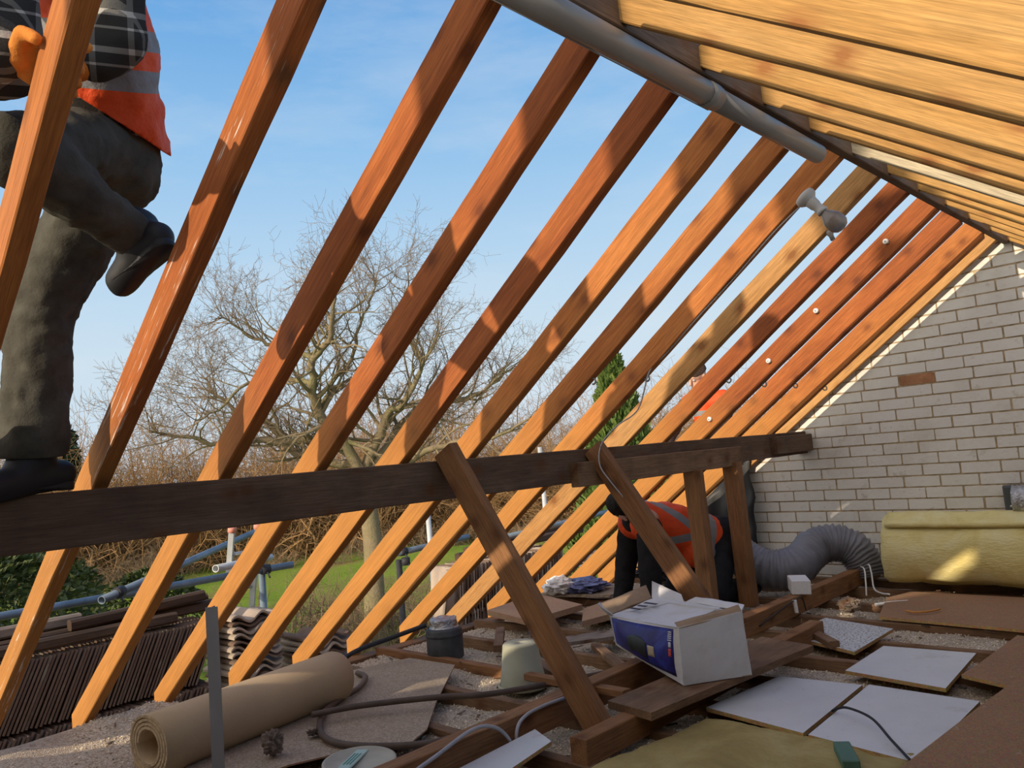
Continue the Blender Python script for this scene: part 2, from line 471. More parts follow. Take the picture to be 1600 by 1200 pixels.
near_n = [None, None] + ['broad pine rafter of the near slope filling the top right corner']
near_n += ['pine rafter of the near slope, %s down from the top right corner' % k for k in ('second', 'third', 'fourth', 'fifth')]
near_n += ['pale whitish pine rafter of the near slope, to the right of the bulb', 'pine rafter of the near slope directly below the whitish one']
near_n += ['pine rafter of the near slope, %s from the brick gable' % k for k in ('fifth', 'fourth', 'third', 'second')] + ['pine rafter of the near slope lying against the brick gable']
W_WHITE = wood('whitened_pine_wood', (.42, .34, .23), (.48, .40, .27), (.52, .45, .33), hue=.05)
for i, x in enumerate(XS):
    if i < 2: continue      # already taken down, right over the camera
    def cen2(y):
        return V((x + RW / 2, y, 2.085 + TN * (y - YR0) + RD / 2 / nN.z))
    o = beam('near_slope_rafter', cen2(YR0), cen2(-2.0), RW - .014, RD, W_WHITE if i in (7,) else W_PINE, up=nN, segs=26, cut0=-TN, cut1=-TN, seed=40 + i, wob=.0028)
    tag(o, near_n[i], 'rafter', 'rafters of the near slope')

# purlin with its sistered plank
pr = empty('purlin', (2.5, 2.54, .872), 'long dark brown purlin under the rafters that the worker stands on', 'purlin')
beam('timber', (-.7, 2.5375, .952), (5.675, 2.5375, .952), .075, .16, W_PURL, parent=pr, segs=40, seed=77)
o = beam('sister_plank', (2.98, 2.474, .912), (4.60, 2.474, .912), .05, .118, W_OLD, parent=pr, segs=20, seed=78)
tag(o, 'lighter brown plank')
o = beam('end_block', (5.10, 2.474, .95), (5.66, 2.474, .95), .05, .12, W_PURL, parent=pr, segs=6, seed=79)

o = beam('strut', (2.285, 1.855, -.02), (2.165, 2.464, 1.075), .105, .05, W_STRUT, up=(1, .1, .05), segs=16, cut0=0, seed=5)
stn = MB(); stn.box((.03, 0, 0), (.085, .1068, .0525)); stn.build('red_stain', plain('red_marking_paint', (.26, .055, .035), .85, .1, .5, 40), o, mw=o.matrix_basis.copy(), local=True)
tag(o, 'long brown raking strut in the middle, its red stained foot on the beam', 'strut')
o = beam('strut', (3.215, 1.79, .0), (3.135, 2.462, 1.035), .105, .05, W_STRUT, up=(1, .1, .05), segs=16, seed=6)
tag(o, 'brown raking strut with a thin cable on it, behind the torn box', 'strut')
o = beam('post', (4.06, 2.465, .0), (4.045, 2.47, .86), .095, .07, W_STRUT, up=(1, 0, 0), segs=10, seed=8)
tag(o, 'short upright post in front of the bending worker\'s orange vest', 'post')
o = beam('post', (4.52, 2.465, .0), (4.50, 2.47, .875), .10, .07, W_STRUT, up=(1, 0, 0), segs=10, seed=9)
tag(o, 'short upright post between the bending worker and the grey duct', 'post')

# gable wall: painted bricks laid one by one over a mortar core
XG = 5.686
w = MB()
def y_hi(z): return (1.6195 - (z - 1.02) * C_) / S_ + .03
def y_lo(z): return 2 * 1.087 - y_hi(z) - .03
def prism(mb, poly, x0, x1, mi):
    a = [mb.bm.verts.new((x0, y, z)) for y, z in poly]; b = [mb.bm.verts.new((x1, y, z)) for y, z in poly]
    k = len(poly); fs = [mb.bm.faces.new(a), mb.bm.faces.new(b[::-1])]
    for i in range(k): fs.append(mb.bm.faces.new((a[i], b[i], b[(i + 1) % k], a[(i + 1) % k])))
    for f in fs: f.material_index = mi
zb, zt = -.14, 2.235
prism(w, [(y_hi(zb), zb), (y_lo(zb), zb), (y_lo(zt), zt), (y_hi(zt), zt)], XG + .0045, XG + .21, 1)
br = random.Random(12)
PITCH, BL = .075, .227
for r in range(-11, 20):
    z0 = .746 + PITCH * r + .0055 + br.uniform(-.001, .001); z1 = z0 + .066
    ph = 1.178 + (.1135 if r % 2 else 0) + (.07 if r == 7 else 0) + br.uniform(-.012, .012)
    k0 = int((y_lo(z0) - ph) / BL) - 1
    for k in range(k0, k0 + 30):
        ya = ph + k * BL + .0045 + br.uniform(-.002, .002); yb = ph + (k + 1) * BL - .0045 + br.uniform(-.002, .002)
        la, lb = y_lo(z0) + .004, y_lo(z1) + .004; ha, hb = y_hi(z0) - .004, y_hi(z1) - .004
        if yb < lb or ya > hb - .02 or ya > ha: continue
        mi = 2 if (r == 7 and ya < 1.70 < yb) else 0
        x0 = XG + br.uniform(-.0015, .0025) + (.0015 if mi else 0)
        c = .004
        yl0, yl1 = max(ya, la), max(ya, lb); yh0, yh1 = min(yb, ha), min(yb, hb)
        if yh1 - yl1 < .02 or yh0 - yl0 < .02: continue
        A = [(yl0 + c, z0), (yh0 - c, z0), (yh0, z0 + c), (yh1, z1 - c), (yh1 - c, z1), (yl1 + c, z1), (yl1, z1 - c), (yl0, z0 + c)]
        f = [w.bm.verts.new((x0, (y - (yl0 + yh0) / 2) * .993 + (yl0 + yh0) / 2, (z - (z0 + z1) / 2) * .972 + (z0 + z1) / 2)) for y, z in A]
        g = [w.bm.verts.new((x0 + .004, y, z)) for y, z in A]
        h = [w.bm.verts.new((x0 + .05, y, z)) for y, z in A]
        w.bm.faces.new(f).material_index = mi
        for p, q in ((f, g), (g, h)):
            for i in range(8): w.bm.faces.new((p[i], q[i], q[(i + 1) % 8], p[(i + 1) % 8])).material_index = mi
tag(w.build('wall_right', [BRICK, MORTAR, BARE]), kind='structure')

# far end of the house behind the camera: gable, and an unseen chimney added to shade the head of the stripped rafters
wb = MB()
prism(wb, [(y_hi(-.14), -.14), (y_lo(-.14), -.14), (y_lo(2.2), 2.2), (y_hi(2.2), 2.2)], -2.8, -2.6, 1)
wb.box((-2.5, 1.32, 2.9), (.4, .36, 2.6), mi=1)
wb.box((-2.5, 1.32, 4.15), (.5, .46, .12), mi=1)
tag(wb.build('wall_back_and_shade_chimney', [BRICK, MORTAR, BARE]), kind='structure')

# unseen roof covering added to hold back sky light and sun: the eaves half of the near slope and everything behind the camera
rc = MB()
def near_top(y): return 2.085 + TN * (y - YR0) + RD / nN.z + .004
rc.panel([(-2.75, .0, near_top(0)), (5.72, .0, near_top(0)), (5.72, -2.1, near_top(-2.1)), (-2.75, -2.1, near_top(-2.1))], -.05)
rc.panel([(-2.75, 1.087, near_top(1.087)), (-.12, 1.087, near_top(1.087)), (-.12, .004, near_top(.004)), (-2.75, .004, near_top(.004))], -.05)
rc.panel([(-2.75, 4.2, z_out(4.2) + .004), (-.12, 4.2, z_out(4.2) + .004), (-.12, 1.1, z_out(1.1) + .004), (-2.75, 1.1, z_out(1.1) + .004)], -.05)
tag(rc.build('roof', TILE), kind='structure')

# ------------------------------------------------------------------ loft floor
m_ = MB(); m_.box((2.1, 1.0, -.125), (7.15, 6.1, .03)); tag(m_.build('floor', PLASTER), kind='structure')
m_ = MB(); m_.box((2.1, 3.97, -2.4), (7.4, .2, 4.54)); tag(m_.build('wall_left', RENDER), kind='structure')
m_ = MB(); m_.box((2.1, -2.0, -2.4), (7.4, .2, 4.54)); tag(m_.build('wall_front', RENDER), kind='structure')
o = beam('eaves_timber', (-1.3, 4.0, -.085), (5.66, 4.0, -.085), .1, .075, W_OLD, segs=20, seed=61)
tag(o, 'wall plate timber under the rafter feet at the eaves', 'timber')
jl = ['thirteenth', 'twelfth', 'eleventh', 'tenth', 'ninth', 'eighth', 'seventh', 'sixth', 'fifth', 'fourth', 'third', 'second', 'nearest']
for i in range(1, 14):
    x = XS[i] + .062
    if i == 13: x = 5.60
    o = beam('joist', (x, -1.9, -.055), (x, 3.93, -.055), .045, .104, W_OLD if i != 6 else W_STRUT, segs=20, seed=100 + i)
    tag(o, ('brown ceiling joist half buried in pale granules, %s from the brick gable' % jl[i - 1]) if i < 13 else 'brown ceiling joist lying along the foot of the brick gable', 'joist', 'ceiling joists')
o = beam('binder_beam', (.75, 2.125, .053), (5.66, 2.125, .053), .07, .104, W_STRUT, segs=36, seed=63)
tag(o, 'long brown binder beam lying across the joists to the brick gable', 'beam')
o = beam('binder_beam', (2.06, 1.80, .035), (3.95, 1.80, .035), .07, .09, W_STRUT, segs=16, seed=64)
tag(o, 'short brown beam with a sawn end carrying the foot of the long strut', 'beam')

def fill_h(x, y):
    h = -.052 + .03 * mnoise.noise(V((x * 2.2, y * 2.2, 3))) + .014 * mnoise.noise(V((x * 7, y * 7, 8)))
    if y > 3.15 and x < 2.1:
        h += .085 * min(1, (y - 3.15) / .45) * min(1, max(0, (2.1 - x) / .6))
    if y > 3.85: h -= (y - 3.85) * .35
    return h
f_ = MB()
nx, ny = 130, 110
x0, x1, y0, y1 = -.9, 5.64, -1.0, 3.99
g = [[f_.bm.verts.new((x0 + (x1 - x0) * i / nx, y0 + (y1 - y0) * j / ny, fill_h(x0 + (x1 - x0) * i / nx, y0 + (y1 - y0) * j / ny))) for j in range(ny + 1)] for i in range(nx + 1)]
for i in range(nx):
    for j in range(ny): f_.bm.faces.new((g[i][j], g[i + 1][j], g[i + 1][j + 1], g[i][j + 1])).smooth = True
gr = random.Random(5)
def grain(mb, p, r, mi):
    pts = [V((gr.gauss(0, 1), gr.gauss(0, 1), gr.gauss(0, 1))).normalized() for _ in range(3)]
    a, b, c = [q * r for q in pts]
    p = V(p)
    vs = [mb.bm.verts.new(p + d) for d in (a, -a, b, -b, c, -c)]
    for t in ((0, 2, 4), (2, 1, 4), (1, 3, 4), (3, 0, 4), (2, 0, 5), (1, 2, 5), (3, 1, 5), (0, 3, 5)):
        mb.bm.faces.new([vs[q] for q in t]).material_index = mi
for _ in range(36000):
    x = gr.uniform(.9, 5.5); y = gr.uniform(.6, 3.95)
    if x / max(y, .1) < .3: continue
    grain(f_, (x, y, fill_h(x, y) + .002), gr.uniform(.003, .0068), 1)
tag(f_.build('loose_fill', [FILL, GRAN]), 'pale vermiculite granules lying loose between the joists', 'loose fill', kind='stuff')

# ------------------------------------------------------------------ things in the loft
def smooth_path(pts, n=8):
    pts = [V(p) for p in pts]; out = []
    for i in range(len(pts) - 1):
        p0 = pts[max(i - 1, 0)]; p1 = pts[i]; p2 = pts[i + 1]; p3 = pts[min(i + 2, len(pts) - 1)]
        for k in range(n):
            t = k / n
            out.append(.5 * ((2 * p1) + (p2 - p0) * t + (2 * p0 - 5 * p1 + 4 * p2 - p3) * t * t + (3 * p1 - p0 - 3 * p2 + p3) * t ** 3))
    out.append(pts[-1]); return out
def cable(name, pts, r, mat, label=None, cat=None, parent=None, seg=8, n=8):
    o = MB().tube(smooth_path(pts, n), r, seg).build(name, mat, parent)
    return tag(o, label, cat) if label else o
def slab(name, pts, t, mats, parent=None, label=None, cat=None, group=None, top=None):
    """flat board: pts is the upper outline (world), t the thickness; material 0 on the top, 1 on the edges"""
    mb = MB(); pts = [V(p) for p in pts]; k = len(pts)
    n = (pts[1] - pts[0]).cross(pts[2] - pts[0]).normalized()
    if n.z < 0: pts.reverse(); n = -n
    a = [mb.bm.verts.new(p) for p in pts]; b = [mb.bm.verts.new(p - n * t) for p in pts]
    mb.bm.faces.new(a).material_index = 0
    mb.bm.faces.new(b[::-1]).material_index = len(mats) - 1
    for i in range(k): mb.bm.faces.new((a[i], b[i], b[(i + 1) % k], a[(i + 1) % k])).material_index = len(mats) - 1
    return tag(mb.build(name, mats, parent), label, cat, group)

# grey downpipe stored under the ridge
pd = empty('drain_pipe', (2.0, 1.07, 2.0), 'grey plastic drain pipe slung under the ridge board', 'pipe')
PA, PB = V((.95, 1.078, 2.030)), V((2.88, 1.098, 2.030))
MB().pipe([PA, PA.lerp(PB, .3), PA.lerp(PB, .61)], .036, .032, 24).build('pipe_length', PVC, pd)
MB().pipe([PA.lerp(PB, .60), PA.lerp(PB, .8), PB], .033, .029, 24).build('pipe_length', PVC, pd)
so = MB().pipe([PA.lerp(PB, .575), PA.lerp(PB, .60)], .0385, .034, 24).build('socket_collar', PVC, pd)
MB().tube([PA.lerp(PB, .0) + V((0, .018, -.0335)), PA.lerp(PB, .6) + V((0, .018, -.0335))], .0016, 5).build('seam_line', PVC, pd)

# bulb and holder on the eighth rafter, with its loose cable
xr = XS[7]
lp = empty('light_bulb', (xr - .01, 1.27, 1.965), 'bare light bulb in a white batten holder, at the top of a rafter', 'light bulb')
ax = V((.10, -.62, -.78)).normalized()
f0 = frame((xr - .003, 1.272, 1.968), z=ax) @ M.Scale(1.2, 4)
LAMP_W = plain('old_lampholder_plastic', (.46, .45, .44), .45, .4, .08)
MB().lathe([(.0, -.004), (.034, -.004), (.036, .004), (.034, .014), (.026, .022), (.02, .028)], 24, f0).build('holder_base', LAMP_W, lp)
MB().lathe([(.021, .026), (.019, .05), (.0165, .055), (.0165, .075), (.019, .078), (.019, .085), (.014, .086)], 24, f0).build('lamp_socket', LAMP_W, lp)
gl_ = N('dull_bulb_glass', .25, .5); gl_.col((.30, .26, .23)); gl_.b.inputs['Transmission Weight'].default_value = .35; gl_.b.inputs['Alpha'].default_value = 1
MB().lathe([(.0125, .084), (.0145, .092), (.023, .106), (.0315, .123), (.0345, .139), (.0315, .156), (.022, .168), (.009, .1735), (.0, .174)], 24, f0).build('glass_bulb', gl_.m, lp)
cpts = [(xr + .012, 1.285, 1.948)]
for y in (1.42, 1.62, 1.82, 2.0, 2.1): cpts.append((xr + .010 + .006 * math.sin(y * 17), y, z_in(y) - .0035))
cpts += [(3.17, 2.2, 1.20), (3.15, 2.32, 1.13), (3.12, 2.40, 1.05), (3.10, 2.408, .95), (3.115, 2.36, .86), (3.145, 2.26, .72), (3.17, 2.16, .57), (3.18, 2.09, .47)]
cable('lamp_cable', cpts, .0034, GREY_CABLE, 'thin grey cable from the bulb down a rafter to the raking strut', 'cable')

# white cable clips and grey pipe clips on the rafters
def clip_white(x, y, z, lab):
    t = empty('cable_clip', (x - .012, y, z), lab, 'clip', 'white clips on the eleventh rafter')
    MB().lathe([(0, 0), (.013, 0), (.0145, .006), (.0145, .014), (.011, .019), (0, .019)], 16, frame((x, y, z), z=(-1, 0, .05))).build('clip_body', WHITE_P, t)
    MB().lathe([(0, .019), (.004, .019), (.0045, .023), (0, .024)], 10, frame((x, y, z), z=(-1, 0, .05))).build('nail_head', STEEL_L, t)
for (y, z), l in zip(((1.36, 1.97), (1.766, 1.681), (2.074, 1.447), (2.493, 1.15)),
                     ('topmost of four white clips down one rafter', 'second from the top of four white clips down one rafter', 'third from the top of four white clips down one rafter', 'lowest of four white clips, just above the purlin')):
    clip_white(XS[10], y, z, l)
def clip_ring(x, y, z, lab, full=True):
    p = V((x, y, z)); pts = []
    a0, a1 = (0, 2 * math.pi) if full else (-.6, 3.6)
    for k in range(19):
        a = a0 + (a1 - a0) * k / 18 + math.pi / 2
        pts.append(p + V((0, .013 * math.cos(a), .013 * math.sin(a) - .012)))
    t = empty('pipe_clip', p, lab, 'clip', 'grey pipe clips under the rafters')
    MB().tube(pts, .0042, 7).build('clip_ring', PVC, t)
    MB().tube([p + V((0, .004, .003)), p + V((0, .010, .016))], .005, 7).build('clip_stem', PVC, t)
for i, l in ((7, 'grey ring clip under the rafter with the bulb, against the conifer'), (9, 'grey ring clip beside the orange shoulder of the worker outside'), (10, 'grey ring clip under the rafter with four white clips'),
             (11, 'grey ring clip under the third rafter from the gable'), (12, 'grey ring clip under the second rafter from the gable')):
    y = 2.13
    clip_ring(XS[i] + .02, y, z_in(y) - {10: .016, 11: .020, 12: .032}.get(i, 0) / C_ - .004, l)
clip_ring(XS[6] + .02, 2.15, z_in(2.15) - .004, 'open grey hook clip hanging below the seventh rafter', False)
t = empty('cable_connector', (XS[8] + .02, 1.352, 1.86), 'small grey connector hanging under the pale rafter by the bulb', 'connector')
MB().lathe([(0, 0), (.011, 0), (.012, .012), (.008, .02), (.008, .036), (0, .037)], 12, frame((XS[8] + .02, 1.352, z_in(1.352) - .002), z=(0, -.3, -1)) @ M.Scale(1.35, 4)).build('connector_body', PVC, t)
MB().lathe([(0, .037), (.004, .037), (.004, .052), (0, .053)], 8, frame((XS[8] + .02, 1.352, z_in(1.352) - .002), z=(0, -.3, -1))).build('wire_stub', STEEL_L, t)

# rolled underlay
A, B = V((1.155, 3.03, .118)), V((2.05, 3.20, .118))
rr = empty('underlay_roll', (1.6, 3.1, 0), 'long beige roll of carpet underlay lying near the eaves', 'roll')
dx = (B - A).normalized(); sx = V((-dx.y, dx.x, 0)).normalized()
mb = MB()
R0, Rn, turns, th = .060, .118, 3.9, .0098
nseg = int(turns * 26); rows = []
for q in range(7):
    cen_ = A.lerp(B, q / 6); o_, i_ = [], []
    for k in range(nseg + 1):
        a = turns * 2 * math.pi * k / nseg; rad = R0 + (Rn - R0) * k / nseg
        sq = 1 - .10 * max(0, math.sin(a)) ** 2
        w_ = .0015 * mnoise.noise(V((q * 1.3, k * .3, 0)))
        d = sx * math.cos(a) + V((0, 0, 1)) * math.sin(a) * sq
        o_.append(mb.bm.verts.new(cen_ + d * (rad + w_ + th / 2))); i_.append(mb.bm.verts.new(cen_ + d * (rad + w_ - th / 2)))
    rows.append((o_, i_))
for q in range(6):
    for k in range(nseg):
        f = mb.bm.faces.new((rows[q][0][k], rows[q][0][k + 1], rows[q + 1][0][k + 1], rows[q + 1][0][k])); f.smooth = True
        f = mb.bm.faces.new((rows[q][1][k + 1], rows[q][1][k], rows[q + 1][1][k], rows[q + 1][1][k + 1])); f.smooth = True
    for k in (0, nseg): mb.bm.faces.new((rows[q][0][k], rows[q + 1][0][k], rows[q + 1][1][k], rows[q][1][k]))
for q in (0, 6):
    for k in range(nseg): mb.bm.faces.new((rows[q][0][k], rows[q][1][k], rows[q][1][k + 1], rows[q][0][k + 1])).material_index = 1
mb.build('rolled_sheet', [ROLL, ROLL_E], rr)

# dusty hardboard sheet under the roll
slab('hardboard_sheet', [(1.20, 2.70, .012), (1.36, 3.35, .012), (2.30, 3.60, .010), (2.68, 3.47, .014), (2.70, 3.13, .012), (2.26, 2.76, .006), (2.0, 2.51, .010), (1.88, 2.45, .012), (1.74, 2.56, .014), (1.50, 2.66, .012)], .006, [DUSTY, BROWN_BOARD],
     label='dusty grey hardboard sheet with crumbs, under the bent brown pipe', cat='board')
hp = [(2.33, 3.44, .026), (2.30, 3.33, .028), (2.17, 3.20, .028), (2.035, 3.133, .030), (1.88, 3.03, .030), (1.735, 2.842, .030), (1.685, 2.68, .029), (1.724, 2.528, .028), (1.83, 2.37, .028), (1.93, 2.30, .030), (2.2, 2.235, .03), (2.6, 2.22, .03)]
cable('bent_pipe', hp, .013, HOSE, 'dirty brown flexible pipe bent in a loop over the dusty sheet', 'pipe', seg=12)
cable('straight_pipe', [(1.772, 2.958, .058), (1.948, 2.87, .058), (2.184, 2.672, .056), (2.332, 2.52, .05), (2.60, 2.40, .04), (2.95, 2.27, .03)], .0125, HOSE, 'straight brown pipe end crossing over the looped pipe', 'pipe', seg=12)

# grey metal stick standing in the foreground
st = MB()
for dx_, dy_, sx_, sy_ in ((0, 0, .034, .003), (-.0155, .012, .003, .022), (.0155, .012, .003, .022)):
    st.box((0, dy_, .34), (sx_, sy_, .735))
sm = frame((1.022, 2.2, -.03), x=V((.70, -.71, 0)), z=V((.0, .02, 1)))
st.build('metal_stud', plain('dull_grey_steel', (.27, .26, .26), .45, .4, .1),  None, mw=sm, local=True)
tag(bpy.data.objects['metal_stud'], 'grey metal stud standing upright in front of the beige roll', 'metal stud')

# plastic lid and the flat packet on it
m_ = MB()
cl = V((1.60, 2.385, .03))
m_.lathe([(0, .0), (.118, .0), (.125, .006), (.125, .016), (.116, .018), (.11, .012), (0, .012)], 40, M.Translation(cl) @ M.Rotation(.05, 4, 'X'))
LIDM = plain('dusty_cream_plastic', (.42, .40, .32), .6, .3, .15, 9)
o = m_.build('bucket_lid', LIDM); tag(o, 'dusty cream round lid lying at the bottom edge', 'lid')
pk = empty('flat_packet', (1.585, 2.40, .044), 'small pale teal packet with green print, on the round lid', 'packet')
pm = M.Translation((1.585, 2.40, .0455)) @ M.Rotation(.62, 4, 'Z') @ M.Rotation(.05, 4, 'Y')
TEAL = plain('pale_teal_wrapper', (.34, .52, .47), .4, .4, .1)
GREENP = plain('green_print', (.04, .20, .15), .5, .3, .1)
MB().box((0, 0, .004), (.20, .046, .008), bevel=.003).build('wrapper', TEAL, pk, mw=pm, local=True)
tr = random.Random(3)
for r in range(3):
    b_ = MB(); x = -.06
    while x < .05:
        l = tr.uniform(.006, .014); b_.box((x + l / 2, .011 - r * .011, .0084), (l, .0055, .0008)); x += l + .004
    b_.build('print_line', GREENP, pk, mw=pm, local=True)

# old flue collar with foil top
fc = empty('flue_collar', (2.9, 3.43, -.03), 'dark grey round flue stub topped with crumpled foil', 'flue')
ZN = plain('old_dark_zinc', (.07, .075, .08), .55, .4, .4, 12, metal=.3)
FOILM = plain('crumpled_foil', (.42, .42, .43), .3, .6, .5, 30, metal=.85, bump=.9, bscale=70)
MB().lathe([(.098, 0), (.1, .01), (.1, .150), (.094, .158), (.088, .165), (.09, .0)], 32, M.Translation((2.9, 3.43, -.03))).build('collar', ZN, fc)
fm = MB()
fm.lathe([(.092, .150), (.086, .158), (.08, .167), (.075, .180), (.077, .188), (.073, .196), (.075, .206), (.068, .212), (.02, .206), (0, .205)], 40, M.Translation((2.9, 3.43, -.03)))
for v in fm.bm.verts:
    d = V((v.co.x - 2.9, v.co.y - 3.43, 0)); v.co += d * .10 * mnoise.noise(v.co * 38) + V((0, 0, .006 * mnoise.noise(v.co * 30)))
fm.build('foil_wrap', FOILM, fc)
MB().lathe([(.102, .118), (.104, .122), (.104, .130), (.102, .134)], 32, M.Translation((2.9, 3.43, -.03))).build('clamp_band', ZN, fc)

# cream bucket upside down
CREAM = plain('cream_green_plastic', (.37, .37, .27), .55, .35, .12, 5)
bk = empty('upturned_bucket', (2.72, 2.62, -.03), 'cream bucket upside down between the joists behind the long strut', 'bucket')
MB().lathe([(.112, 0), (.106, .0), (.082, .19), (.076, .197), (0, .197), (0, .190), (.078, .188), (.108, .012), (.112, 0)], 36, M.Translation((2.70, 2.66, -.03))).build('bucket_body', CREAM, bk)
MB().lathe([(.105, .0), (.117, .0), (.118, .014), (.110, .016)], 36, M.Translation((2.70, 2.66, -.03))).build('rim', CREAM, bk)

# torn carton on the beam
CW = N('dirty_white_card', .8, .2); v_ = CW.coord(rand=False)
CW.col(CW.mix(CW.ramp(CW.noise(v_, 7, 6, .65), [(.48, G3(0)), (.75, G3(.65))]), (.60, .60, .62), (.46, .42, .33))); CW = CW.m
CB = N('blue_printed_card', .5, .4); v_ = CB.coord(rand=False)
f_ = CB.noise(v_, 5, 6, .6, 1.5)
bl = CB.ramp(f_, [(.3, (.008, .008, .06)), (.52, (.02, .02, .20)), (.68, (.05, .09, .42)), (.8, (.30, .36, .60))]); CB.col(bl); CB = CB.m
CK = plain('raw_brown_card', (.33, .235, .155), .9, .1, .12, 8)
PRINT = plain('black_print', (.07, .07, .09), .7, .2, .1)
REDP = plain('red_print', (.62, .09, .05), .5, .3, .05)
WPRT = plain('grey_white_print', (.55, .56, .62), .5, .3, .05)
cx = empty('torn_carton', (2.85, 1.90, .105), 'torn white and blue cardboard carton tipped on the beam', 'cardboard box')
Ab, Bb = V((2.634, 1.748, .108)), V((2.872, 1.590, .108))
At, Bt = V((2.645, 1.750, .322)), V((2.868, 1.600, .350))
Cb, Ct = V((2.825, 2.20, .172)), V((2.812, 2.21, .298))
Db, Dt = Bb + (Cb - Ab) * .96, Bt + (Ct - At) * .96
def quad_grid(mb, a, b, c, d, n, m, bow, t, seed=0, mi=0):
    """crumpled card between the edge a-b and the edge d-c"""
    a, b, c, d = map(V, (a, b, c, d)); nrm = (b - a).cross(d - a).normalized(); g = []; h = []
    for i in range(n + 1):
        r1, r2 = [], []
        for j in range(m + 1):
            u, w_ = i / n, j / m
            p = a.lerp(b, u).lerp(d.lerp(c, u), w_)
            p = p + nrm * (bow * math.sin(math.pi * u) * math.sin(math.pi * w_) + .004 * mnoise.noise(p * 14 + V((seed, 0, 0))))
            r1.append(mb.bm.verts.new(p)); r2.append(mb.bm.verts.new(p - nrm * t))
        g.append(r1); h.append(r2)
    def q(*x):
        f = mb.bm.faces.new(x); f.material_index = mi; f.smooth = False
    for i in range(n):
        for j in range(m):
            q(g[i][j], g[i + 1][j], g[i + 1][j + 1], g[i][j + 1]); q(h[i][j + 1], h[i + 1][j + 1], h[i + 1][j], h[i][j])
    for i in range(n):
        q(g[i][0], h[i][0], h[i + 1][0], g[i + 1][0]); q(g[i + 1][m], h[i + 1][m], h[i][m], g[i][m])
    for j in range(m):
        q(g[0][j + 1], h[0][j + 1], h[0][j], g[0][j]); q(g[n][j], h[n][j], h[n][j + 1], g[n][j + 1])
    return mb
quad_grid(MB(), Ab, Bb, Bt, At, 8, 8, .004, .004, 1).build('end_panel', CW, cx)
side = quad_grid(MB(), Cb, Ab, At, Ct, 14, 8, .035, .004, 2).build('side_panel', CW, cx)
# printed blue field on the side: follows the same bowed card just outside it
def on(a, b, c, d, u, w_, bow, off, seed):
    nrm = (b - a).cross(d - a).normalized()
    p = a.lerp(b, u).lerp(d.lerp(c, u), w_)
    return p + nrm * (bow * math.sin(math.pi * u) * math.sin(math.pi * w_) + .004 * mnoise.noise(p * 14 + V((seed, 0, 0))) + off)
def printed(name, u0, u1, v0, v1, mat, off=.0012, nn=14, mm=10, parent=side, skew=None):
    b_ = MB(); g = []
    for i in range(nn + 1):
        g.append([])
        for j in range(mm + 1):
            u = u0 + (u1 - u0) * i / nn; w_ = v0 + (v1 - v0) * j / mm
            if skew: u, w_ = skew(u, w_)
            g[-1].append(b_.bm.verts.new(on(Cb, Ab, At, Ct, u, w_, .035, off, 2)))
    for i in range(nn):
        for j in range(mm): b_.bm.faces.new((g[i][j], g[i + 1][j], g[i + 1][j + 1], g[i][j + 1])).smooth = True
    o = b_.build(name, mat, parent)
    md = o.modifiers.new('thick', 'SOLIDIFY'); md.thickness = .0006; md.offset = -1
    return o
printed('blue_print', .03, .93, .10, .955, CB)
printed('dark_picture', .34, .62, .22, .62, plain('dark_green_print', (.018, .024, .026), .5, .4, .5, 30), .0022, skew=lambda u, w_: (u, w_ + .10 * math.sin((u - .34) * 11)))
printed('cream_patch', .64, .72, .36, .58, plain('cream_print', (.45, .38, .26), .5, .3, .15), .0026, 3, 4)
printed('red_mark', .878, .905, .46, .60, REDP, .0026, 2, 4)
printed('white_logo', .878, .905, .62, .72, WPRT, .0026, 2, 3)
for k in range(5): printed('white_letter', .868, .91, .74 + k * .036, .762 + k * .036, WPRT, .0026, 2, 2)
quad_grid(MB(), Bb, Db, Dt, Bt, 6, 6, .0, .004, 3).build('rear_panel', CW, cx)
quad_grid(MB(), Db, Cb, Ct, Dt, 6, 6, .0, .004, 4).build('far_panel', CW, cx)
quad_grid(MB(), Ab + V((.005, .005, .003)), Cb, Db, Bb, 6, 6, 0, .003, 5).build('base_panel', CK, cx)
# flaps: one folded in over the top, one standing up behind, one bent outwards
f1 = quad_grid(MB(), Ct, At + V((.0, .01, .0)), V((3.0, 1.745, .338)), V((3.10, 2.17, .325)), 12, 6, -.010, .004, 6).build('top_flap', CW, cx)
for k, (n_, w_) in enumerate(((7, .05), (5, .035), (6, .045))):
    b_ = MB(); x = 0
    base = Ct.lerp(At, .10) + (V((3.10, 2.17, .325)) - Ct) * (.62 - k * .15)
    du = (At - Ct).normalized(); dv = (V((3.10, 2.17, .325)) - Ct).normalized(); up_ = du.cross(dv).normalized()
    if up_.z < 0: up_ = -up_
    for q in range(n_):
        l = tr.uniform(.006, .012)
        p = base + du * x + up_ * .011
        b_.panel([p, p + du * l, p + du * l + dv * .018, p + dv * .018], .0012); x += l + .004
    b_.build('printed_text', PRINT, f1)
quad_grid(MB(), Ct + V((.02, .02, 0)), V((3.11, 2.19, .325)), V((3.19, 2.27, .365)), V((2.92, 2.34, .322)), 8, 4, .01, .004, 7).build('back_flap', CK, cx)
quad_grid(MB(), V((3.10, 2.18, .325)), V((3.06, 1.985, .326)), V((3.10, 2.02, .35)), V((3.20, 2.24, .382)), 6, 4, .012, .004, 8).build('bent_flap', CW, cx)
quad_grid(MB(), V((3.06, 1.97, .330)), V((2.90, 1.62, .345)), V((2.96, 1.64, .358)), V((3.09, 1.94, .346)), 8, 3, .008, .004, 9).build('side_flap', CW, cx)
quad_grid(MB(), Ct, Ct + V((-.03, -.05, .012)), Ct + V((-.06, .01, .065)), Ct + V((.0, .05, .055)), 4, 4, .012, .004, 10).build('crumpled_corner', CW, cx)
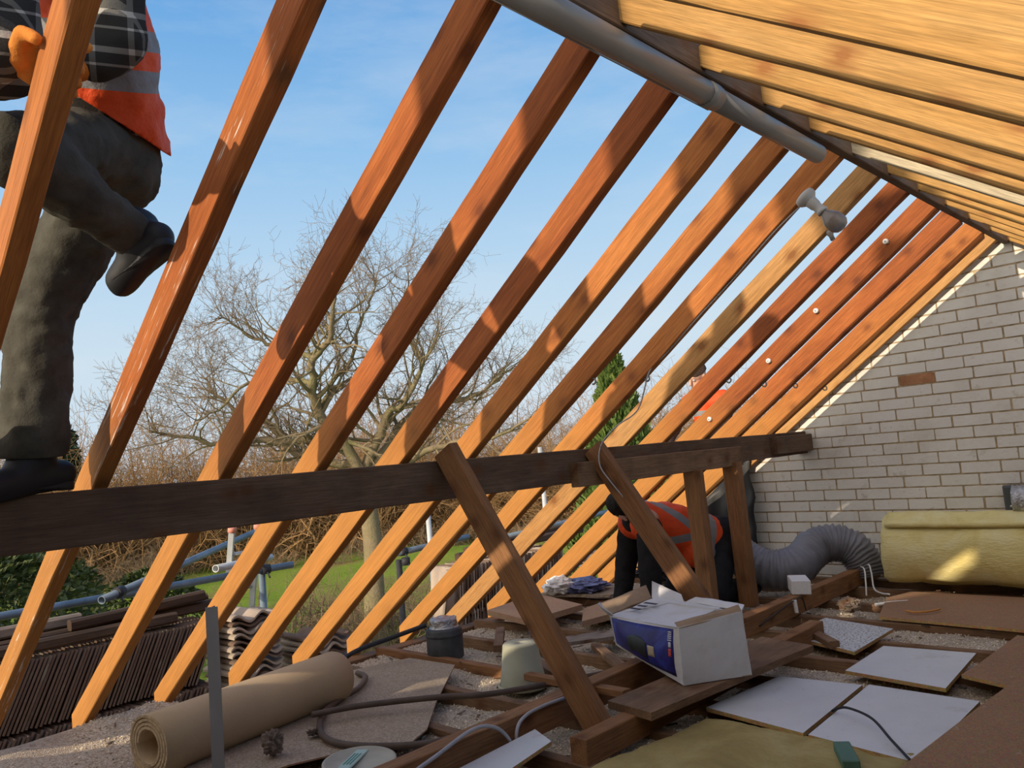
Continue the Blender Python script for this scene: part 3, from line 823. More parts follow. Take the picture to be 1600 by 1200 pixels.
# strip of raw torn edge along the end panel
quad_grid(MB(), At + V((0, 0, -.004)), Bt + V((0, 0, -.004)), Bt + V((.012, .02, .022)), At + V((.02, .03, .012)), 10, 2, .006, .003, 11).build('torn_edge', CK, cx)

# boards laid across the joists
Z0 = .016
wl = [('white_board', [(2.70, 1.70), (2.62, 1.285), (3.22, 1.31), (3.19, 1.64)], WB, 'plain white board beside the short beam, left of the black cable'),
      ('white_board', [(2.615, 1.265), (2.55, .90), (3.21, .895), (3.235, 1.29)], WB, 'grubby white board right of the joint, with the black cable over it'),
      ('white_board', [(3.38, 1.44), (3.31, 1.035), (3.86, 1.065), (3.83, 1.44)], WB, 'clean white board lying alone beyond the two joined ones'),
      ('white_board', [(3.86, 1.93), (3.68, 1.515), (4.17, 1.51), (4.29, 1.90)], WBS, 'white board speckled all over with dark crumbs')]
for n_, p, m1, l in wl:
    slab(n_, [(x, y, Z0 + .002) for x, y in p], .015, [m1, CHIP], label=l, cat='board', group='white boards on the joists')
slab('white_board', [(1.72, 2.06, .03), (1.62, 1.86, .035), (2.04, 1.90, .06), (2.10, 2.03, .06)], .012, [WB, CHIP], label='dirty white board between the two beams at the bottom edge', cat='board', group='white boards on the joists')
bl_ = [([(4.40, 1.66), (4.31, .55), (5.10, .50), (5.12, 1.72), (4.9, 1.79)], 'wide brown chipboard panel under the yellow insulation roll', .004),
       ([(3.64, 1.02), (3.50, .35), (4.05, .30), (4.24, .99)], 'brown chipboard panel right of the clean white board', .002),
       ([(2.30, .92), (1.95, .25), (3.45, .15), (3.55, .82), (3.1, .86)], 'large brown chipboard panel in the bottom right corner', .026),
       ([(3.50, 1.03), (3.42, .83), (3.66, .80), (3.64, 1.02)], 'small brown board between the clean white board and the corner panel', .006)]
for p, l, dz in bl_:
    slab('brown_board', [(x, y, Z0 + dz) for x, y in p], .014, [BROWN_BOARD, CHIP], label=l, cat='board', group='brown boards on the joists')

# flat dusty glass wool in the foreground
gq = MB(); nx, ny = 40, 30; g = []
for i in range(nx + 1):
    g.append([])
    for j in range(ny + 1):
        u, w_ = i / nx, j / ny
        x = 1.50 + 1.20 * u; y = .92 + .82 * w_ + .04 * math.sin(u * 5)
        e = min(u, 1 - u, w_, 1 - w_)
        z = -.035 + .050 * min(1, e * 16) + .014 * mnoise.noise(V((x * 6, y * 6, 2))) + .005 * mnoise.noise(V((x * 30, y * 30, 2)))
        g[-1].append(gq.bm.verts.new((x, y, z)))
for i in range(nx):
    for j in range(ny): gq.bm.faces.new((g[i][j], g[i + 1][j], g[i + 1][j + 1], g[i][j + 1])).smooth = True
tag(gq.build('glass_wool_quilt', WOOL_D), 'flat dusty yellow glass wool between the joists at the bottom edge', 'insulation')

# insulation roll
RB = .238
ir = empty('insulation_roll', (5.31, 1.3, 0), 'big yellow glass wool roll lying against the brick gable', 'insulation roll')
Y0r, Y1r = 1.865, .62
mb = MB(); nl = 26; turns = 5.5; ns = int(turns * 26); cz = RB + .004; rows = []
for q in range(nl + 1):
    y = Y0r + (Y1r - Y0r) * q / nl; rw = []
    for k in range(ns + 1):
        a = turns * 2 * math.pi * k / ns + .9; rad = .045 + (RB - .045) * k / ns
        e = .015 * mnoise.noise(V((y * 5, math.cos(a) * 2.2, math.sin(a) * 2.2 + k * .003))) + .004 * mnoise.noise(V((y * 22, math.cos(a) * 9, math.sin(a) * 9)))
        dent = -.010 * math.exp(-((y - 1.42) / .012) ** 2) - .010 * math.exp(-((y - 1.22) / .012) ** 2) if k > ns - 40 else 0
        endf = .02 * mnoise.noise(V((math.cos(a) * 3, math.sin(a) * 3, k * .05))) if q in (0, nl) else 0
        rr_ = rad + e + dent
        rw.append(mb.bm.verts.new((5.33 + rr_ * math.cos(a) * 1.03, y + endf, cz + rr_ * math.sin(a) * .97)))
    rows.append(rw)
for q in range(nl):
    for k in range(ns): mb.bm.faces.new((rows[q][k], rows[q][k + 1], rows[q + 1][k + 1], rows[q + 1][k])).smooth = True
ins = mb.build('rolled_quilt', WOOL, ir); md = ins.modifiers.new('thick', 'SOLIDIFY'); md.thickness = .024; md.offset = -1
mb = MB(); nf = 20; g = []
for i in range(nf + 1):
    y = 1.84 - .95 * i / nf; row = []
    for j in range(7):
        a = 2.42 - .52 * j / 6
        rad = RB + .016 + .010 * mnoise.noise(V((y * 9, j * .8, 4))) + (.012 if j == 0 else 0)
        row.append(mb.bm.verts.new((5.33 + rad * math.cos(a), y + .01 * mnoise.noise(V((j, y * 5, 1))), cz + rad * math.sin(a))))
    g.append(row)
for i in range(nf):
    for j in range(6): mb.bm.faces.new((g[i][j], g[i + 1][j], g[i + 1][j + 1], g[i][j + 1])).smooth = True
fl = mb.build('loose_flap', WOOL, ir); md = fl.modifiers.new('thick', 'SOLIDIFY'); md.thickness = .022

# foil duct end and dark box by the wall
t = empty('meter_box', (5.66, 1.16, .33), 'dark grey metal box on the brick gable, behind the foil duct end', 'metal box')
BOXM = plain('dark_grey_enamel', (.075, .085, .09), .4, .4, .15)
MB().box((5.645, 1.13, .46), (.075, .30, .27), bevel=.006).build('box_body', BOXM, t)
MB().box((5.603, 1.13, .46), (.012, .285, .255), bevel=.004).build('box_door', BOXM, t)
MB().lathe([(0, 0), (.008, 0), (.008, .008), (0, .009)], 10, frame((5.597, 1.24, .47), z=(-1, 0, 0))).build('lock', STEEL_L, t)
t = empty('foil_duct', (5.38, 1.07, .44), 'silver foil duct end lying on top of the yellow insulation roll', 'duct')
fd = MB(); prof_ = []
for k in range(30): prof_.append((.082 + .004 * (k % 2), -.22 + k * .012))
fd.lathe(prof_, 30, frame((5.30, 1.03, .535), z=(-.05, 1, .0)))
for v in fd.bm.verts: v.co += V((mnoise.noise(v.co * 30), 0, mnoise.noise(v.co * 30 + V((5, 0, 0))))) * .006
fd.build('foil_skin', FOILM, t)
MB().lathe([(0, .118), (.04, .124), (.078, .118)], 24, frame((5.30, 1.03, .535), z=(-.05, 1, .0))).build('foil_end', FOILM, t)

# grey flexible duct
dp_ = smooth_path([(5.12, 3.05, .33), (5.0, 2.86, .29), (4.93, 2.68, .21), (4.93, 2.52, .155), (5.02, 2.40, .155), (5.17, 2.38, .20), (5.29, 2.345, .255), (5.37, 2.25, .268), (5.41, 2.155, .225), (5.43, 2.10, .13), (5.43, 2.08, .05)], 18)
dm = MB(); rads = []
for k in range(len(dp_)): rads.append((.124 if k < 75 else .118) + (.008, .002, -.007, .0)[k % 4] + .004 * mnoise.noise(dp_[k] * 9))
dm.tube(dp_, rads, 26, caps=True)
for v in dm.bm.verts: v.co += V((mnoise.noise(v.co * 16), mnoise.noise(v.co * 16 + V((7, 0, 0))), mnoise.noise(v.co * 16 + V((0, 9, 0))))) * .008
t = empty('flexible_duct', (5.1, 2.55, 0), 'grey flexible ventilation duct snaking at the foot of the gable', 'duct')
dm.build('duct_hose', DUCT, t)
MB().tube([V((4.80, 2.62, .285)), V((4.86, 2.585, .335))], .0035, 6).build('orange_tape_line', plain('orange_line', (.55, .22, .10), .5, .3), t)

o = MB().box((0, 0, .042), (.20, .105, .08), bevel=.004).build('foam_block', FOAM, None, mw=M.Translation((4.50, 2.128, .105)) @ M.Rotation(.55, 4, 'Z') @ M.Rotation(.03, 4, 'X'), local=True)
tag(o, 'white polystyrene block sitting on the long binder beam', 'foam block')

cable('black_cable', [(2.865, 1.285, .022), (2.845, 1.26, .038), (2.815, 1.205, .058), (2.745, 1.10, .060), (2.63, 1.0, .042), (2.545, .92, .024)], .0045, RUBBER, 'black cable looping up from the gap between two white boards', 'cable')
cable('white_cable', [(5.35, 2.06, .12), (5.30, 2.02, .14), (5.22, 1.98, .10), (5.10, 1.93, .03), (5.02, 1.86, .02), (4.98, 1.80, .025)], .005, WHITE_P, 'white cable drooping over the binder beam near the insulation roll', 'cable')
cable('white_cable', [(5.33, 2.09, .125), (5.24, 2.03, .12), (5.16, 2.0, .05), (5.12, 1.99, -.02)], .005, WHITE_P, 'second white cable, dropping straight down off the binder beam', 'cable')
cable('white_cable', [(5.5, 2.02, .13), (5.47, 1.97, .16), (5.40, 1.93, .16), (5.34, 1.90, .15)], .005, WHITE_P, 'short white cable running behind the end of the insulation roll', 'cable')
cable('grey_cable', [(1.50, 2.02, .09), (1.66, 2.055, .10), (1.84, 2.07, .128), (1.93, 2.06, .112), (1.985, 2.05, .06), (2.0, 2.04, .0)], .0065, GREY_CABLE, 'grey cable bent along the side of the binder beam, bottom edge', 'cable')
cable('grey_cable', [(2.02, 2.05, -.02), (2.04, 2.06, .07), (2.1, 2.07, .10), (2.2, 2.075, .105), (2.32, 2.078, .10)], .0065, GREY_CABLE, 'grey cable arched on the binder beam left of the strut foot', 'cable')
cable('steel_conduit', [(2.35, 3.66, .03), (2.45, 3.62, .085), (2.665, 3.56, .12), (2.82, 3.48, .155)], .0125, BLACK_IRON, 'dark conduit pipe running from the roll to the flue stub', 'pipe')
cable('white_pipe_stub', [(4.72, 1.79, .012), (4.80, 1.73, .012), (4.86, 1.66, .012)], .010, WHITE_P, 'short white plastic pipe lying in the granules by the brown panel', 'pipe')
cable('white_pipe_stub', [(4.30, 2.07, .10), (4.30, 2.065, .03)], .012, WHITE_P, 'short white pipe standing against the binder beam', 'pipe')
cable('black_wire', [(3.90, 2.085, .04), (4.15, 2.08, .075), (4.32, 2.07, .10), (4.40, 2.07, .09), (4.42, 2.065, .02)], .004, RUBBER, 'black wire stapled along the binder beam', 'cable')
cable('orange_wire', [(4.52, 1.56, .034), (4.50, 1.50, .034), (4.56, 1.44, .034), (4.62, 1.42, .034)], .005, plain('orange_sheath', (.55, .24, .05), .5, .3), 'thin orange wire lying on the wide brown panel', 'cable')
cable('loose_wire', [(3.35, 2.62, .03), (3.52, 2.68, .06), (3.75, 2.66, .09)], .003, GREY_CABLE, 'thin grey wire poking up behind the torn carton', 'cable')

# green offcut and loose offcuts of timber and board
o = MB().box((0, 0, 0), (.16, .05, .03), bevel=.003).build('green_block', plain('dull_green_paint', (.10, .19, .14), .7, .2, .2), None, mw=M.Translation((2.46, 1.075, .035)) @ M.Rotation(.55, 4, 'Z'), local=True)
tag(o, 'dull green painted offcut at the bottom edge by the glass wool', 'offcut')
slab('plank_offcut', [(2.36, 1.90, .106), (2.33, 1.69, .104), (3.40, 1.575, .104), (3.45, 1.84, .106)], .028, [W_OLD, W_OLD], label='flat brown plank bridging the short beam under the torn carton', cat='plank')
o = beam('batten_offcut', (2.52, 1.93, .085), (2.62, 2.55, .05), .045, .03, W_STRUT, segs=5); tag(o, 'thin batten running from the plank back to the bucket', 'batten')
oc = [([(3.42, 3.28), (3.55, 3.76), (4.10, 3.83), (3.90, 3.27)], .075, TAN_BOARD, 'thick tan board stacked on the joists left of the carton'),
      ([(3.62, 3.05), (3.92, 3.28), (4.22, 3.30), (3.98, 3.0)], .045, TAN_BOARD, 'smaller tan offcut board just behind the torn carton'),
      ([(3.05, 2.98), (3.22, 3.02), (3.70, 2.72), (3.55, 2.62)], .03, W_GREY, 'grey dusty board slanting between joists behind the carton'),
      ([(4.2, 3.95), (4.35, 3.40), (4.75, 3.32), (4.7, 3.9)], .045, DUSTY, 'dusty sheet covered in crumbs under the far rafters'),
      ([(4.75, 3.2), (4.8, 3.0), (5.15, 3.05), (5.1, 3.3)], .05, W_OLD, 'brown offcut board near the dark felt at the gable')]
for p, z, m1, l in oc:
    slab('board_offcut', [(x, y, z) for x, y in p], .035 if m1 is TAN_BOARD else .018, [m1, m1], label=l, cat='board', group='offcut boards')
nog = [((2.72, 2.35, .0), (3.05, 3.05, .02), 'noggin batten slanting past the bucket towards the flue stub'), ((3.0, 2.25, -.01), (3.3, 2.70, .01), 'short batten lying between the bucket and the carton'),
       ((3.35, 3.45, .02), (2.98, 3.10, .03), 'reddish batten in front of the flue stub'), ((4.05, 2.75, .02), (4.35, 3.2, .03), 'brown batten lying behind the strut with the cable'),
       ((3.95, 1.86, .03), (3.72, 1.62, .03), 'stubby batten end beside the speckled white board')]
for a, b, l in nog:
    o = beam('batten_offcut', a, b, .05, .035, W_OLD, segs=5); tag(o, l, 'batten')
# plastic rubbish
def crumple(name, c, r, mat, lab, cat, flat=.5, amp=.5):
    b = bmesh.new(); bmesh.ops.create_icosphere(b, subdivisions=4, radius=1)
    for v in b.verts:
        n_ = v.co.copy()
        v.co = V((n_.x * r, n_.y * r, n_.z * r * flat)) * (1 + amp * mnoise.noise(n_ * 2.6 + V(c)) + amp * .5 * mnoise.noise(n_ * 7 + V(c)))
    zmin = min(v.co.z for v in b.verts)
    mb = MB(); 
    for v in b.verts: v.co += V(c) - V((0, 0, zmin))
    for f in b.faces: f.smooth = False
    mb.join(b); return tag(mb.build(name, mat), lab, cat)
BLUEP = plain('faded_blue_film', (.16, .18, .34), .45, .4, .4, 9)
crumple('plastic_wrap', (4.30, 3.80, .03), .11, WHITE_P, 'sunlit scrap of white plastic wrap at the foot of the rafters', 'plastic')
crumple('blue_film', (4.42, 3.66, .03), .15, BLUEP, 'crumpled bluish plastic film beside the white scrap', 'plastic', .3)
crumple('blue_rag', (3.36, 3.16, -.01), .045, BLUEP, 'small blue rag lying among the battens by the long strut', 'rag', .6)
crumple('mortar_lump', (1.50, 2.78, .012), .035, W_GREY, 'pointed grey lump of mortar at the bottom edge by the roll', 'mortar lump', 1.2)
crumple('dark_leaf', (1.70, 2.83, .02), .022, W_DARK, 'small dark curled leaf on the dusty sheet', 'leaf', .4, .7)
crumple('dark_scrap', (1.66, 3.66, .03), .03, RUBBER, 'small black scrap on the granules beside the roll', 'scrap', .4)
crumple('mortar_lump', (4.62, 1.90, -.02), .055, W_GREY, 'grey lump of mortar in the granules by the binder beam', 'mortar lump', .7)
crumple('felt_scrap', (5.1, 3.5, .0), .16, RUBBER, 'heap of black roofing felt scraps at the rafter feet', 'felt', .35, .7)
# black felt hanging down the edge of the gable
fm = MB(); g = []
for i in range(13):
    g.append([])
    for j in range(17):
        y = 2.92 + .62 * i / 12; z = .02 + .88 * j / 16 * (1 - .55 * i / 12) 
        x = 5.60 + .018 * math.sin(y * 31 + z * 4) + .02 * mnoise.noise(V((y * 7, z * 7, 0)))
        g[-1].append(fm.bm.verts.new((x, y + .03 * mnoise.noise(V((z * 6, 1, 2))), z)))
for i in range(12):
    for j in range(16): fm.bm.faces.new((g[i][j], g[i + 1][j], g[i + 1][j + 1], g[i][j + 1])).smooth = True
o = fm.build('felt_sheet', RUBBER); md = o.modifiers.new('thick', 'SOLIDIFY'); md.thickness = .004
tag(o, 'torn black roofing felt hanging at the left end of the brick gable', 'felt')

# splinters and crumbs left by the strippers
sp2 = MB(); sr = random.Random(31)
for _ in range(420):
    x = sr.uniform(1.2, 5.4); y = sr.uniform(.8, 3.9)
    if x / y < .32: continue
    l = sr.uniform(.012, .06); a = sr.uniform(0, 6.28)
    sp2.box((0, 0, 0), (l, sr.uniform(.004, .012), sr.uniform(.002, .005)), mw=M.Translation((x, y, max(fill_h(x, y), -.01 if sr.random() < .25 else -1) + .006)) @ M.Rotation(a, 4, 'Z') @ M.Rotation(sr.uniform(-.25, .25), 4, 'Y'), mi=sr.randrange(3))
tag(sp2.build('splinters', [W_OLD, W_DARK, W_GREY]), 'scattered wood splinters and dark crumbs over the loft floor', 'debris', kind='stuff')

# ------------------------------------------------------------------ people
TEXC = bpy.data.textures.new('folds', 'CLOUDS'); TEXC.noise_scale = .09; TEXC.noise_depth = 3
TEXF = bpy.data.textures.new('fine_folds', 'CLOUDS'); TEXF.noise_scale = .035; TEXF.noise_depth = 2
def capsule(mb, p0, r0, p1, r1, seg=16):
    p0, p1 = V(p0), V(p1); d = p1 - p0; L = d.length
    t = d.normalized() if L > 1e-6 else V((0, 0, 1))
    pts, rad = [], []
    for k in range(5):
        a = math.pi / 2 * k / 5; pts.append(p0 - t * r0 * math.cos(a)); rad.append(max(1e-4, r0 * math.sin(a)))
    for k in range(7):
        u = k / 6; pts.append(p0 + d * u); rad.append(r0 + (r1 - r0) * u)
    for k in range(1, 6):
        a = math.pi / 2 * k / 5; pts.append(p1 + t * r1 * math.sin(a)); rad.append(max(1e-4, r1 * math.cos(a)))
    mb.tube(pts, rad, seg)
def soft(name, caps, mat, parent, voxel=.014, smooth=8, fold=0., fine=0., mw=None, cut=None):
    """one continuous skin grown over tapered limbs"""
    mb = MB()
    for c in caps:
        if len(c) == 2: capsule(mb, c[0], c[1], V(c[0]) + V((0, 0, .001)), c[1])
        else: capsule(mb, *c)
    me = bpy.data.meshes.new('tmp'); mb.bm.to_mesh(me); mb.bm.free()
    o = bpy.data.objects.new('tmp', me); COL.objects.link(o)
    m = o.modifiers.new('r', 'REMESH'); m.mode = 'VOXEL'; m.voxel_size = voxel; m.use_smooth_shade = True
    m = o.modifiers.new('s', 'SMOOTH'); m.factor = .5; m.iterations = smooth
    if fold:
        m = o.modifiers.new('d', 'DISPLACE'); m.texture = TEXC; m.strength = fold; m.mid_level = .5; m.texture_coords = 'LOCAL'
    if fine:
        m = o.modifiers.new('d2', 'DISPLACE'); m.texture = TEXF; m.strength = fine; m.mid_level = .5; m.texture_coords = 'LOCAL'
    dg = bpy.context.evaluated_depsgraph_get(); dg.update()
    me2 = bpy.data.meshes.new_from_object(o.evaluated_get(dg)); me2.name = name
    bpy.data.objects.remove(o); bpy.data.meshes.remove(me)
    me2.materials.clear()
    b = bmesh.new(); b.from_mesh(me2)
    if cut:
        for co, no in cut:
            g = b.verts[:] + b.edges[:] + b.faces[:]
            r = bmesh.ops.bisect_plane(b, geom=g, plane_co=co, plane_no=no, clear_outer=True)
            eds = [e for e in r['geom_cut'] if isinstance(e, bmesh.types.BMEdge)]
            bmesh.ops.holes_fill(b, edges=eds)
    if mw is None:
        c = V((0, 0, 0))
        for v in b.verts: c += v.co
        mw = M.Translation(c / max(1, len(b.verts)))
    inv = mw.inverted()
    for v in b.verts: v.co = inv @ v.co
    for f in b.faces: f.smooth = True
    b.to_mesh(me2); b.free()
    return link(name, me2, mat, parent, mw)

SKIN = plain('weathered_skin', (.55, .32, .23), .55, .35, .1, 9)
def cloth(name, c, var=.2, sc=14):
    return plain(name, c, .9, .1, var, sc, bump=.25, bscale=120)
TROU = cloth('charcoal_work_trousers', (.074, .070, .057), .3)
BLACKC = cloth('black_work_clothes', (.020, .020, .022), .3)
BOOT = plain('black_boot_leather', (.016, .016, .018), .55, .3, .3)
GLOVE = cloth('orange_knit_glove', (.62, .22, .045), .12, 30)
HAIRB = plain('black_hair', (.012, .010, .009), .8, .2, .3, 60)
HAIRN = plain('dark_brown_wool_hat', (.075, .05, .04), .95, .1, .3, 60, bump=.4)
def plaid():
    n = N('dark_plaid_flannel', .95, .08); v = n.coord(rand=False)
    s_ = n.n('ShaderNodeSeparateXYZ', {0: v})
    def band(ax, per, wid, off=0.):
        f = n.math('FRACT', n.math('ADD', n.math('MULTIPLY', s_.outputs[ax], 1 / per), 40 + off))
        return n.math('LESS_THAN', f, wid)
    a = n.math('MAXIMUM', band('Z', .085, .16), band('Z', .085, .07, .36))
    b = n.math('MAXIMUM', band('X', .085, .16), band('Y', .085, .14, .3))
    c = n.mix(n.math('MULTIPLY', a, .55), (.036, .035, .033), (.30, .29, .26))
    c = n.mix(n.math('MULTIPLY', b, .42), c, (.24, .235, .21))
    c = n.mix(n.math('MULTIPLY', n.math('MULTIPLY', a, b), .6), c, (.55, .53, .48))
    n.col(c).bump(n.noise(v, 180, 3, .6), .3, .004); return n.m
PLAID = plaid()
def hivis(name, bands, straps=None):
    """orange vest; bands = (centre, half width) along local z, straps converge over the back"""
    n = N(name, .6, .25); v = n.coord(rand=False)
    s_ = n.n('ShaderNodeSeparateXYZ', {0: v}); z = s_.outputs['Z']
    f = None
    for c, hw in bands:
        q = n.math('LESS_THAN', n.math('ABSOLUTE', n.math('SUBTRACT', z, c)), hw)
        f = q if f is None else n.math('MAXIMUM', f, q)
    if straps:
        d = n.math('ABSOLUTE', n.math('SUBTRACT', n.math('ABSOLUTE', s_.outputs['Y']), n.math('MULTIPLY', n.math('SUBTRACT', z, straps[0]), straps[1])))
        q = n.math('MULTIPLY', n.math('LESS_THAN', d, straps[2]), n.math('GREATER_THAN', z, straps[0]))
        f = n.math('MAXIMUM', f, q)
    o = n.ramp(n.noise(v, 6, 5, .6), [(.3, (.70, .062, .012)), (.7, (.82, .10, .02))])
    n.col(n.mix(f, o, (.24, .235, .24))).bump(n.noise(v, 22, 5, .65), .55, .012)
    return n.m
def face(parent, c, fwd, up, r=.095, hair=HAIRB, hat=False):
    """head with nose, brow, ears, mouth and eyes; returns nothing, parts hang on parent"""
    c, fwd, up = V(c), V(fwd).normalized(), V(up).normalized()
    up = (up - fwd * up.dot(fwd)).normalized(); side = fwd.cross(up)
    P = lambda a, b, d: c + fwd * a + side * b + up * d
    caps = [(P(-.015, 0, .03), .088, P(.0, 0, .035), .085), (P(.02, 0, -.045), .062, P(.045, 0, -.075), .045), (P(-.02, 0, -.06), .055, P(-.03, 0, -.15), .056),
            (P(.083, 0, .005), .011, P(.103, 0, -.028), .015), (P(.072, -.035, .022), .014, P(.072, .035, .022), .014), (P(.075, -.02, -.058), .010, P(.075, .02, -.058), .010)]
    for s in (-1, 1): caps.append((P(-.01, s * .087, .008), .014, P(-.012, s * .090, -.026), .010))
    EYE_M = plain('eye', (.6, .58, .55), .2, .5, .02)
    hd = soft('head', caps, SKIN, parent, .007, 5)
    for s in (-1, 1):
        MB().lathe([(0, -.012), (.0085, -.0085), (.012, 0), (.0085, .0085), (0, .012)], 12, frame(P(.070, s * .032, .002), z=fwd)).build('eye', EYE_M, hd)
    if hat:
        soft('wool_hat', [(P(-.02, 0, .045), .100, P(-.005, 0, .06), .096), (P(-.03, 0, .01), .092)], hair, parent, .01, 5, .006, cut=[(P(.05, 0, .022), -(up + fwd * .12))])
    else:
        soft('hair', [(P(-.03, 0, .045), .096, P(-.008, 0, .058), .090), (P(-.045, 0, -.02), .075)], hair, parent, .009, 4, .01, .012)
def boot(name, ankle, heel, toe, parent, mat=BOOT):
    ankle, heel, toe = V(ankle), V(heel), V(toe)
    up = (ankle - heel.lerp(toe, .3)).normalized()
    caps = [(ankle + up * .03, .064, ankle - up * .02, .060), (ankle - up * .01, .058, heel.lerp(toe, .45) + up * .055, .046), (heel + up * .042, .044, heel.lerp(toe, .35) + up * .045, .047), (heel.lerp(toe, .35) + up * .045, .047, heel.lerp(toe, .8) + up * .036, .043), (heel.lerp(toe, .8) + up * .034, .042, toe + up * .026 - (toe - heel).normalized() * .03, .034)]
    o = soft(name, caps, mat, parent, .010, 5, .004)
    so = [(heel + up * .008, .038, heel.lerp(toe, .4) + up * .008, .036), (heel.lerp(toe, .4) + up * .008, .036, heel.lerp(toe, .75) + up * .008, .044), (heel.lerp(toe, .75) + up * .008, .044, toe - (toe - heel).normalized() * .035 + up * .008, .034)]
    fwd = (toe - heel).normalized()
    soft('sole', so, mat, o, .009, 2, cut=[(heel + up * .022, up), (heel - up * .004, -up)])
    return o
def hand(name, wrist, palm, fingers, thumb, mat, parent, voxel=.0055, pr=.030):
    """palm plus four separate bent fingers and a thumb; each finger is a chain of points"""
    caps = [(wrist, .031, V(wrist).lerp(V(palm), .5), .032)]
    ks = [V(f[0]) for f in fingers]
    for k in ks: caps.append((V(wrist).lerp(k, .25), .024, k, .0145))
    for f, r in zip(fingers, (.0118, .0125, .012, .0105)):
        for a, b, q in zip(f[:-1], f[1:], (1.0, .93, .86)): caps.append((a, r * q * 1.04, b, r * q))
    for a, b, q in zip(thumb[:-1], thumb[1:], (1.35, 1.1, 1.0)): caps.append((a, .0135 * q, b, .0135 * q * .9))
    return soft(name, caps, mat, parent, voxel, 3)

# --- worker standing on the purlin
A_ = empty('person', (.69, 2.5, 1.03), 'worker standing on the purlin in plaid shirt, orange vest, dark trousers and orange gloves', 'person')
hL, hR = V((.785, 2.235, 1.955)), V((.85, 2.33, 1.955))
kS, aS = V((.70, 2.47, 1.54)), V((.682, 2.515, 1.17))          # standing leg
kB, aB = V((.500, 1.925, 1.785)), V((.822, 2.075, 1.665))       # braced leg
hipc = hL.lerp(hR, .5); chest = V((.770, 2.17, 2.20)); neck = V((.665, 2.00, 2.455)); head = V((.615, 1.935, 2.62))
shN, shF = V((.600, 2.09, 2.37)), V((.735, 1.945, 2.36))
elN, wrN = V((.30, 1.90, 2.03)), V((.432, 1.672, 1.874))
elF, wrF = V((.735, 1.93, 2.11)), V((.675, 1.94, 2.04))
body = [(hipc, .10, chest, .11), (chest, .12, neck - V((0, 0, .06)), .08), (neck - V((0, 0, .06)), .055, head - V((0, 0, .05)), .052),
        (hL, .085, kB, .058), (kB, .056, aB, .040), (hR, .085, kS, .058), (kS, .056, aS, .040),
        (chest.lerp(neck, .8), .07, shN, .055), (chest.lerp(neck, .8), .07, shF, .055), (shN, .048, elN, .038), (elN, .038, wrN, .028), (shF, .048, elF, .038), (elF, .038, wrF, .028)]
soft('body', body, SKIN, A_, .014, 6)
face(A_, head, (-.8, -.35, -.35), (0.0, -.1, 1), hair=HAIRB)
tz = frame(hipc, z=chest - hipc)
soft('trousers', [(hL, .118, hR, .118), (hipc + V((.02, .0, .0)), .135, hipc.lerp(chest, .25), .118), (hipc + V((.05, .02, -.03)), .11), (hL, .112, kB, .078), (kB, .078, kB.lerp(aB, .55), .071), (kB.lerp(aB, .5), .071, aB, .058),
                  (hR, .115, kS, .090), (kS, .090, kS.lerp(aS, .5), .086), (kS.lerp(aS, .5), .086, aS + V((0, 0, .0)), .088)], TROU, A_, .013, 6, .034, .012,
     cut=[(aS + V((0, 0, -.035)), V((0, .1, -1)))])
soft('plaid_shirt', [(hipc.lerp(chest, .15), .125, chest, .140), (chest, .142, chest.lerp(neck, .65), .118), (chest.lerp(neck, .7), .09, shN, .078), (chest.lerp(neck, .7), .09, shF, .078), (chest.lerp(neck, .6), .08, neck + V((0, 0, .01)), .062),
                     (shN, .074, elN, .068), (elN, .075, elN.lerp(wrN, .93), .060), (elN + V((0, 0, -.02)), .075, (.42, 1.80, 1.90), .070), ((.30, 1.86, 2.2), .09, (.42, 1.80, 1.95), .07), ((.46, 1.86, 2.10), .085, (.455, 1.80, 1.92), .075), (shF, .074, elF, .066), (elF, .066, elF.lerp(wrF, .85), .05),
                     (hipc.lerp(chest, .1), .128, hipc.lerp(chest, .1) + V((-.09, -.03, -.03)), .10)], PLAID, A_, .013, 6, .018, .006, mw=frame(chest, z=chest - hipc))
VEST1 = hivis('orange_vest', ((.062, .028), (.165, .026)))
vz = (chest - hipc).normalized()
soft('orange_vest', [(hipc.lerp(chest, .2), .146, chest, .158), (chest, .158, chest.lerp(neck, .6), .135), (hipc.lerp(chest, .1) + V((.055, .02, -.02)), .132, hipc.lerp(chest, .5) + V((.03, .01, 0)), .145),
                     (chest.lerp(neck, .6), .11, shN.lerp(neck, .35), .088), (chest.lerp(neck, .6), .11, shF.lerp(neck, .35), .088)], VEST1, A_, .013, 5, .026, .008,
     mw=frame(hipc.lerp(chest, .55), z=chest - hipc), cut=[((.870, 2.20, 2.012), (-.36, .48, -.80))])
wpal = V((.458, 1.628, 1.872))
sl, nn_ = V((0, C_, -S_)), V((0, S_, C_))       # down the slope, out of the slope
r1 = V((XS[0], 1.60, z_out(1.60)))
fing = []
for q, ln in zip((-.012, .014, .040, .064), (1.0, 1.06, 1.0, .85)):
    k0 = r1 + sl * (q + .01) + nn_ * .020 + V((.006, 0, 0))
    fing.append([k0, k0 + V((.040 * ln, 0, 0)) + nn_ * (-.002), k0 + V((.057, 0, 0)) - nn_ * .034 * ln, k0 + V((.053, 0, 0)) - nn_ * .066 * ln])
th0 = r1 + sl * -.002 + nn_ * .012 + V((-.022, 0, 0))
hand('glove', wrN, r1 + sl * .03 + nn_ * .025 + V((-.010, 0, 0)), fing, [wrN.lerp(th0, .6), th0 + V((-.006, -.004, .012)), th0 + V((.000, -.022, .004)), th0 + V((.006, -.040, -.010))], GLOVE, A_)
fp = wrF + V((-.045, .0, -.015))
